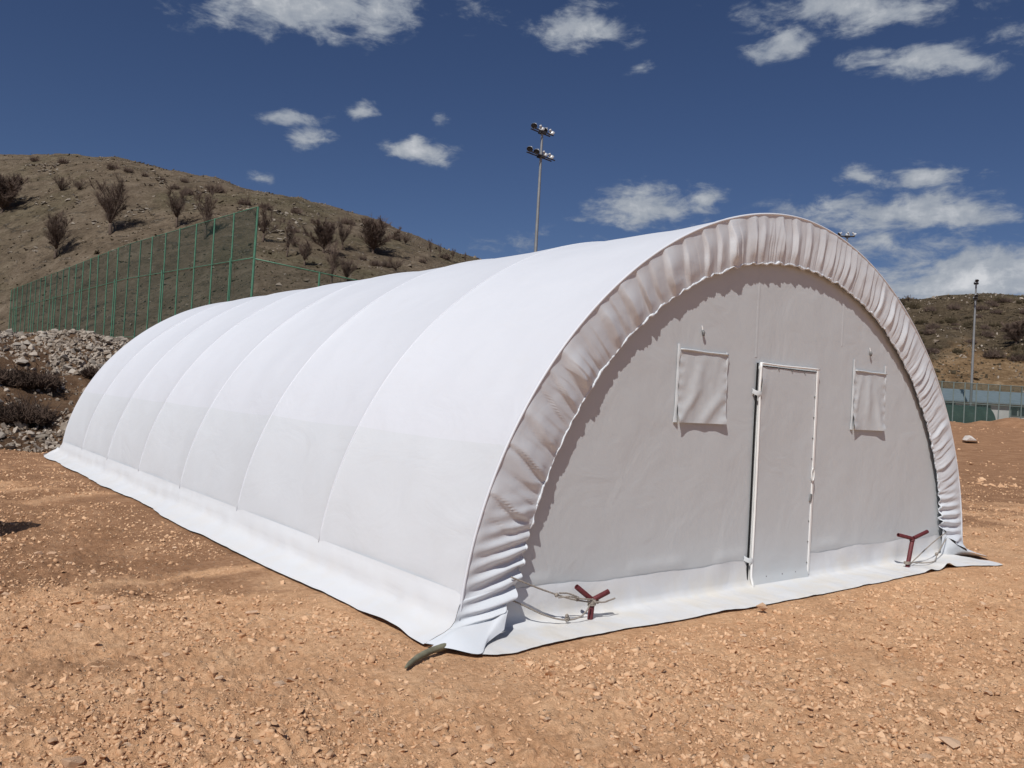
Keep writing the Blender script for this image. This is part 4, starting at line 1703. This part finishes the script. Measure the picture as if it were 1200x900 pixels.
guy_rope([[(-1.80, -.10, .375), (-1.70, -.11, .335), (-1.55, -.13, .275), (-1.38, -.15, .215), (-1.25, -.165, .175), (-1.10, -.19, .145)],
          [(-1.40, -.16, .205), (-1.32, -.19, .21), (-1.22, -.185, .185), (-1.08, -.20, .165)],
          [(-1.38, -.145, .232), (-1.30, -.15, .222), (-1.20, -.16, .185)],
          [(-1.80, -.07, .225), (-1.66, -.09, .16), (-1.50, -.14, .085), (-1.36, -.19, .048), (-1.25, -.21, .052), (-1.17, -.21, .085), (-1.12, -.20, .13)],
          [(-1.08, -.20, .15), (-1.00, -.22, .142), (-.93, -.22, .150), (-.88, -.22, .158)]],
         [coil((-1.078, -.175, .115), .027, 0, 4, .011, 0), coil((-1.06, -.185, .150), .030, 0, 2, .006, 0, (.5, .3, 0))],
         'frayed grey rope looped and knotted between the left corner and its stake',
         [((-1.41, -.15, .222), .012), ((-1.335, -.195, .052), .016), ((-1.345, -.20, .078), .009), ((-1.22, -.17, .175), .011)])
guy_rope([[(4.93, -.11, .30), (4.55, -.16, .24), (4.18, -.21, .165), (3.78, -.255, .065)],
          [(4.97, -.10, .22), (4.74, -.15, .155), (4.53, -.19, .075)],
          [(3.78, -.255, .06), (3.98, -.29, .045), (4.20, -.30, .045), (4.40, -.24, .06), (4.52, -.19, .08)]],
         [coil((3.665, -.255, .05), .030, 0, 3, .010, 0)],
         'grey rope from the right corner of the tent to the leaning stake',
         [((4.52, -.19, .085), .016), ((3.73, -.256, .058), .012)])

b = MB()
hp = spline([(-2.10, -.10, .03), (-2.28, -.20, .034), (-2.42, -.25, .032), (-2.56, -.28, .026), (-2.70, -.34, .018), (-2.82, -.42, .008)], 40)
hr = np.interp(np.linspace(0, 1, 40), [0, .3, .7, .93, 1], [.021, .022, .020, .015, .007])
b.tube(hp, hr, 12, True, .03)
b.build('hose', M['hose'], None, True, label='short grey-green hose end poking out from under the near corner skirt', cat='hose')

p = on_plane(893, 713, 2, .03)
o = obj('stone', STONE_MESH[3].copy(), None, label='fist-sized brown stone sitting on the skirt edge below the door', cat='stone', loc=(p[0], p[1], .042))
o.scale = (.058, .052, .056)
o.rotation_euler = (.3, .2, 1.0)
p = on_plane(1137, 519, 2, .3)
p = hit(1137, 519, lambda x, y: ground_z(x, y, False), 20, 120)
bm_ = ROCK_MESH[6].copy()
bm_.materials.clear()
bm_.materials.append(m_plain('whitish rock', (.66, .61, .56), .9, .1, .15, 5))
ob = obj('boulder', bm_, None, label='single whitish boulder lying on the far field right of the tent', cat='boulder', loc=(p[0], p[1], p[2] + .15))
ob.scale = (.75, .45, .38)
ob.rotation_euler = (0, .12, .6)

# unseen mound added past the left edge of view only to throw its shadow in
def build_shadow_caster():
    nu, nv = 64, 24
    V = np.zeros((nu, nv, 3))
    for i in range(nu):
        a = 2 * math.pi * i / nu
        for j in range(nv):
            f = j / (nv - 1)
            rx, ry = .50 * f, .55 * f
            V[i, j] = (-4.86 + rx * math.cos(a), 5.02 + ry * math.sin(a), 0)
            h = 1.5 * (1 - f ** 1.7)
            V[i, j, 2] = h
    V[..., 2] += .16 * fbm(V[..., 0] * 3.5, V[..., 1] * 3.5, 1, 4) * np.clip(V[..., 2] * 3, 0, 1) - .06
    return obj('shadow_caster', grid_mesh('shadow_caster', V, True, close_u=True, flip=True), M['soil'], kind='structure')


build_shadow_caster()


# ------------------------------------------------------------------ tall sports fence on the left
def build_left_fence():
    H, x0 = 6.0, 7.6
    n = 28
    ys = np.linspace(29.85, 101.0, n)

    def gz(x, y):
        return float(np.interp(y, [29.8, 51, 101], [3.25, 4.05, 4.6]))
    f = empty('sports_fence', (x0, 29.85, gz(x0, 29.85)), 'tall green wire-mesh sports fence running back along the left plateau', 'fence')
    org = np.array([x0, 29.85, gz(x0, 29.85)])
    pm = MB()
    pm.tube([(0, 0, -1.3), (0, 0, H)], .038, 8)
    pmesh = pm.mesh('post', True, 40)
    pmesh.materials.append(M['green'])
    sm = MB()
    sm.tube([(0, 0, -1.3), (0, 0, H * .64)], .036, 8)
    smesh = sm.mesh('short_post', True, 40)
    smesh.materials.append(M['green'])
    tops, mids, bots = [], [], []
    for i, y in enumerate(ys):
        z = gz(x0, y)
        base = np.array([x0, y, z]) - org
        o = obj('post', pmesh, None, f, loc=base)
        o.rotation_euler = (random.gauss(0, .006), random.gauss(0, .006), 0)
        if i == 0:
            o.scale = (1.4, 1.4, 1)
        if i % 4 == 1:
            obj('short_post', smesh, None, f, loc=base + np.array([-.25, -.55, 0]))
        tops.append(base + [0, 0, H - .03])
        mids.append(base + [-.03, 0, H * .63])
        bots.append(base + [-.02, 0, .12])
    for nm, pts, r in (('top_rail', tops, .018), ('middle_rail', mids, .020), ('bottom_rail', bots, .016)):
        MB().tube(pts, r, 6).build(nm, M['green'], f, True)
    for i in range(n - 1):
        a, b_ = np.array(bots[i]), np.array(bots[i + 1])
        c, d = np.array(tops[i]), np.array(tops[i + 1])
        sag = np.array([0.03, 0, 0])
        me = bpy.data.meshes.new('mesh_panel')
        me.from_pydata([tuple(a - [0, 0, .1]), tuple(b_ - [0, 0, .1]), tuple(.5 * (b_ + d) + sag), tuple(d), tuple(c), tuple(.5 * (a + c) + sag)], [], [(0, 1, 2, 5), (5, 2, 3, 4)])
        obj('mesh_panel', me, M['chain'], f)
    # lower return fence leaving the corner to the right
    g = empty('low_fence', org, 'half-height green mesh fence running right from the tall corner post', 'fence')
    H2 = H * .63
    xs = [0.0] + [3.1 * k for k in range(1, 8)]
    tops, bots = [], []
    pm2 = MB()
    pm2.tube([(0, 0, -1.3), (0, 0, H2)], .045, 8)
    p2 = pm2.mesh('post', True, 40)
    p2.materials.append(M['green'])
    for i, x in enumerate(xs):
        base = np.array([x, .02 * x, -.05 * x])
        if i:
            obj('post', p2, None, g, loc=base)
        tops.append(base + [.06 if i == 0 else 0, 0, H2 - .03])
        bots.append(base + [.06 if i == 0 else 0, 0, .12])
    MB().tube(tops, .028, 6).build('top_rail', M['green'], g, True)
    MB().tube(bots, .022, 6).build('bottom_rail', M['green'], g, True)
    for i in range(len(xs) - 1):
        me = bpy.data.meshes.new('mesh_panel')
        me.from_pydata([tuple(bots[i]), tuple(bots[i + 1]), tuple(tops[i + 1]), tuple(tops[i])], [], [(0, 1, 2, 3)])
        obj('mesh_panel', me, M['chain_thin'], g)


M['chain_thin'] = m_mesh('green wire mesh thin', (.03, .06, .045), .20)
build_left_fence()


# ------------------------------------------------------------------ flood-light masts
def lamp_mesh():
    b = MB()
    # a bowl-shaped reflector housing, tilted by its object
    n = 10
    rings = [(0, .10), (.05, .20), (.16, .27), (.20, .27)]
    V = [(x, r * math.cos(2 * math.pi * k / n), r * .85 * math.sin(2 * math.pi * k / n)) for x, r in rings for k in range(n)]
    Fs = [(i * n + k, i * n + (k + 1) % n, (i + 1) * n + (k + 1) % n, (i + 1) * n + k) for i in range(3) for k in range(n)]
    Fs.append(tuple(range(n))[::-1])
    b.add(V, Fs)
    b.box((-.10, 0, 0), (.22, .18, .18), None, .03)
    b.box((.06, 0, -.26), (.06, .34, .05))
    return b.mesh('lamp', True, 35)


LAMP = lamp_mesh()
LAMP.materials.append(M['lamp'])
_l = MB()
_n = 10
_l.add([(.195, .25 * math.cos(2 * math.pi * k / _n), .21 * math.sin(2 * math.pi * k / _n)) for k in range(_n)], [tuple(range(_n))])
LENS = _l.mesh('lens')
LENS.materials.append(M['lens'])


def mast(px, py, depth, base_z, lab, bar_az, bars, lampsets, rpole=.13, scale=.75):
    top = at_depth(px, py, depth)
    H = top[2] - base_z
    o = empty('floodlight_mast', (top[0], top[1], base_z), lab, 'light mast', 'floodlight masts')
    b = MB()
    b.tube([(0, 0, -.3), (0, 0, H * .5), (0, 0, H)], [rpole, rpole * .8, rpole * .55], 10)
    b.box((0, 0, -.02), (.6, .6, .06))
    b.build('pole', M['galv'], o, True, 40)
    ux, uy = math.cos(bar_az), math.sin(bar_az)
    for (dz, half), lamps in zip(bars, lampsets):
        z = H - dz
        bb = MB()
        for off in (-.14, .14):
            bb.tube([(-ux * half - uy * off, -uy * half + ux * off, z), (ux * half - uy * off, uy * half + ux * off, z)], .05 * scale, 6)
        bb.box((0, 0, z - .02), (.36, .36, .14))
        bb.build('crossbar', M['dark_steel'], o)
        for (s, turn) in lamps:
            l = obj('lamp', LAMP, None, o, loc=(ux * half * s, uy * half * s, z + .33 * scale))
            l.rotation_euler = (0, R(38), bar_az + turn)
            l.scale = (scale,) * 3
            obj('lens', LENS, None, l)
    return o


mast(635.5, 155, 49, 3.0, 'tall floodlight mast with two lamp bars rising behind the white roof', -YAW + R(46), [(.0, .85), (1.45, 1.1)],
     [[(-.8, R(200)), (-.15, R(20)), (.35, R(190)), (.9, R(10))], [(-.85, R(200)), (-.3, R(195)), (.25, R(20)), (.75, R(10))]])
mast(1144, 332, 85, 1.6, 'floodlight mast standing full length by the far fence on the right', -YAW + R(62), [(.0, .8), (1.6, 1.0)],
     [[(-.7, R(200)), (.7, R(20))], [(-.9, R(200)), (-.3, R(190)), (.5, R(20))]], .15)
mast(993, 277, 72, 1.0, 'floodlight mast of which only the lamp bar tops the ruffled arch', -YAW - R(10), [(.0, .62)],
     [[(-.95, R(200)), (.05, R(90)), (.85, R(10))]], .13)


# ------------------------------------------------------------------ far fence, building and tarpaulin shelter on the right
def build_right():
    P0, P1 = np.array([71.0, 34.0]), np.array([90.0, 19.2])
    n = 23
    d = (P1 - P0) / (n - 1)

    def gz(x, y):
        return float(ground_z(x, y, False))
    z0 = gz(*P0)
    f = empty('court_fence', (P0[0], P0[1], z0), 'pale green mesh fence across the far right end of the field', 'fence')
    H = 4.0
    pm = MB()
    pm.tube([(0, 0, -.5), (0, 0, H)], .055, 8)
    pmesh = pm.mesh('post', True, 40)
    pmesh.materials.append(M['green_far'])
    tops, mids, bots = [], [], []
    for i in range(n):
        q = P0 + d * i
        base = np.array([q[0] - P0[0], q[1] - P0[1], gz(*q) - z0])
        o = obj('post', pmesh, None, f, loc=base)
        o.rotation_euler = (random.gauss(0, .01), random.gauss(0, .01), 0)
        tops.append(base + [0, 0, H - .05])
        mids.append(base + [0, 0, H * .5])
        bots.append(base + [0, 0, .1])
    for nm, pts in (('top_rail', tops), ('middle_rail', mids), ('bottom_rail', bots)):
        MB().tube(pts, .035, 6).build(nm, M['green_far'], f, True)
    for i in range(n - 1):
        me = bpy.data.meshes.new('mesh_panel')
        me.from_pydata([tuple(bots[i]), tuple(bots[i + 1]), tuple(tops[i + 1]), tuple(tops[i])], [], [(0, 1, 2, 3)])
        obj('mesh_panel', me, M['chain_far'], f)
    # long low building behind it
    ux = d / np.linalg.norm(d)
    nrm = np.array([-ux[1], ux[0]])
    if nrm @ (np.array(CAM[:2]) - P0) > 0:
        nrm = -nrm                                        # away from the camera
    c0 = P0 - ux * 6 + nrm * 11
    rz = math.atan2(ux[1], ux[0])
    zb = 1.45
    bl = empty('low_building', (c0[0], c0[1], zb), 'long low white building with blue-grey roof behind the far fence', 'building', None, rz)
    Lb, Db, Hw = 44.0, 8.0, 2.75
    s = 1 if True else -1
    back = nrm @ np.array([-ux[1], ux[0]])               # sign of the local +y that points away
    b = MB()
    b.box((Lb / 2, back * Db / 2, Hw / 2 - .2), (Lb, Db, Hw + .4))
    b.build('wall', M['bwhite'], bl)
    b = MB()
    e = .5
    pr = [(-back * 0 - e, Hw), (Db / 2, Hw + 1.35), (Db + e, Hw)]
    V = []
    for x in (-e, Lb + e):
        V += [(x, back * -e, Hw - .05), (x, back * Db / 2, Hw + 1.35), (x, back * (Db + e), Hw - .05), (x, back * -e, Hw + .10), (x, back * Db / 2, Hw + 1.5), (x, back * (Db + e), Hw + .10)]
    b.add(V, [(3, 4, 10, 9), (4, 5, 11, 10), (0, 6, 7, 1), (1, 7, 8, 2), (0, 3, 9, 6), (2, 8, 11, 5), (0, 1, 4, 3), (1, 2, 5, 4), (6, 9, 10, 7), (7, 10, 11, 8)])
    b.build('roof', M['broof'], bl)
    for k in range(11):
        x = 2.5 + k * 3.9
        w = obj('window', None, parent=bl, loc=(0, 0, 0))
        for dx in (-.42, .42):
            b = MB()
            b.box((x + dx, back * -.015, 2.0), (.62, .05, .95))
            b.build('pane', M['glass'], w)
        b = MB()
        for (cx, cz, sx, sz) in ((x, 2.52, 1.7, .08), (x, 1.48, 1.7, .08), (x - .81, 2.0, .08, .96), (x + .81, 2.0, .08, .96), (x, 2.0, .10, .96)):
            b.box((cx, back * -.03, cz), (sx, .08, sz))
        b.build('frame', M['green_far'], w)
    # dark green tarpaulin tunnel between fence and building
    t0 = at_depth(1125, 480, 84)
    tp = empty('tarpaulin_shelter', (t0[0], t0[1], 1.5), 'dark green round-topped tarpaulin shelter behind the far fence, next to the mast', 'shelter', None, rz)
    nu, nv = 24, 30
    A, Lx = np.meshgrid(np.linspace(0, math.pi, nu), np.linspace(-4.2, 2.6, nv), indexing='ij')
    rad = 2.15 + .06 * np.abs(np.sin(Lx * 2.2)) + .05 * fbm(A * 2, Lx, 3, 3)
    V = np.stack([Lx, rad * .95 * np.cos(A), rad * 1.0 * np.sin(A) - .05], -1)
    obj('cover', grid_mesh('cover', V, True), M['tarp'], tp)
    for x, fl in ((-4.2, 1), (2.6, -1)):
        b = MB()
        vs = [(x, 0, 0)] + [(x + .04 * fl, 2.12 * .95 * math.cos(a), 2.12 * math.sin(a) - .05) for a in np.linspace(0, math.pi, 20)]
        b.add(vs, [(0, i, i + 1) for i in range(1, 20)])
        b.build('end_panel', M['tarp'], tp)


build_right()
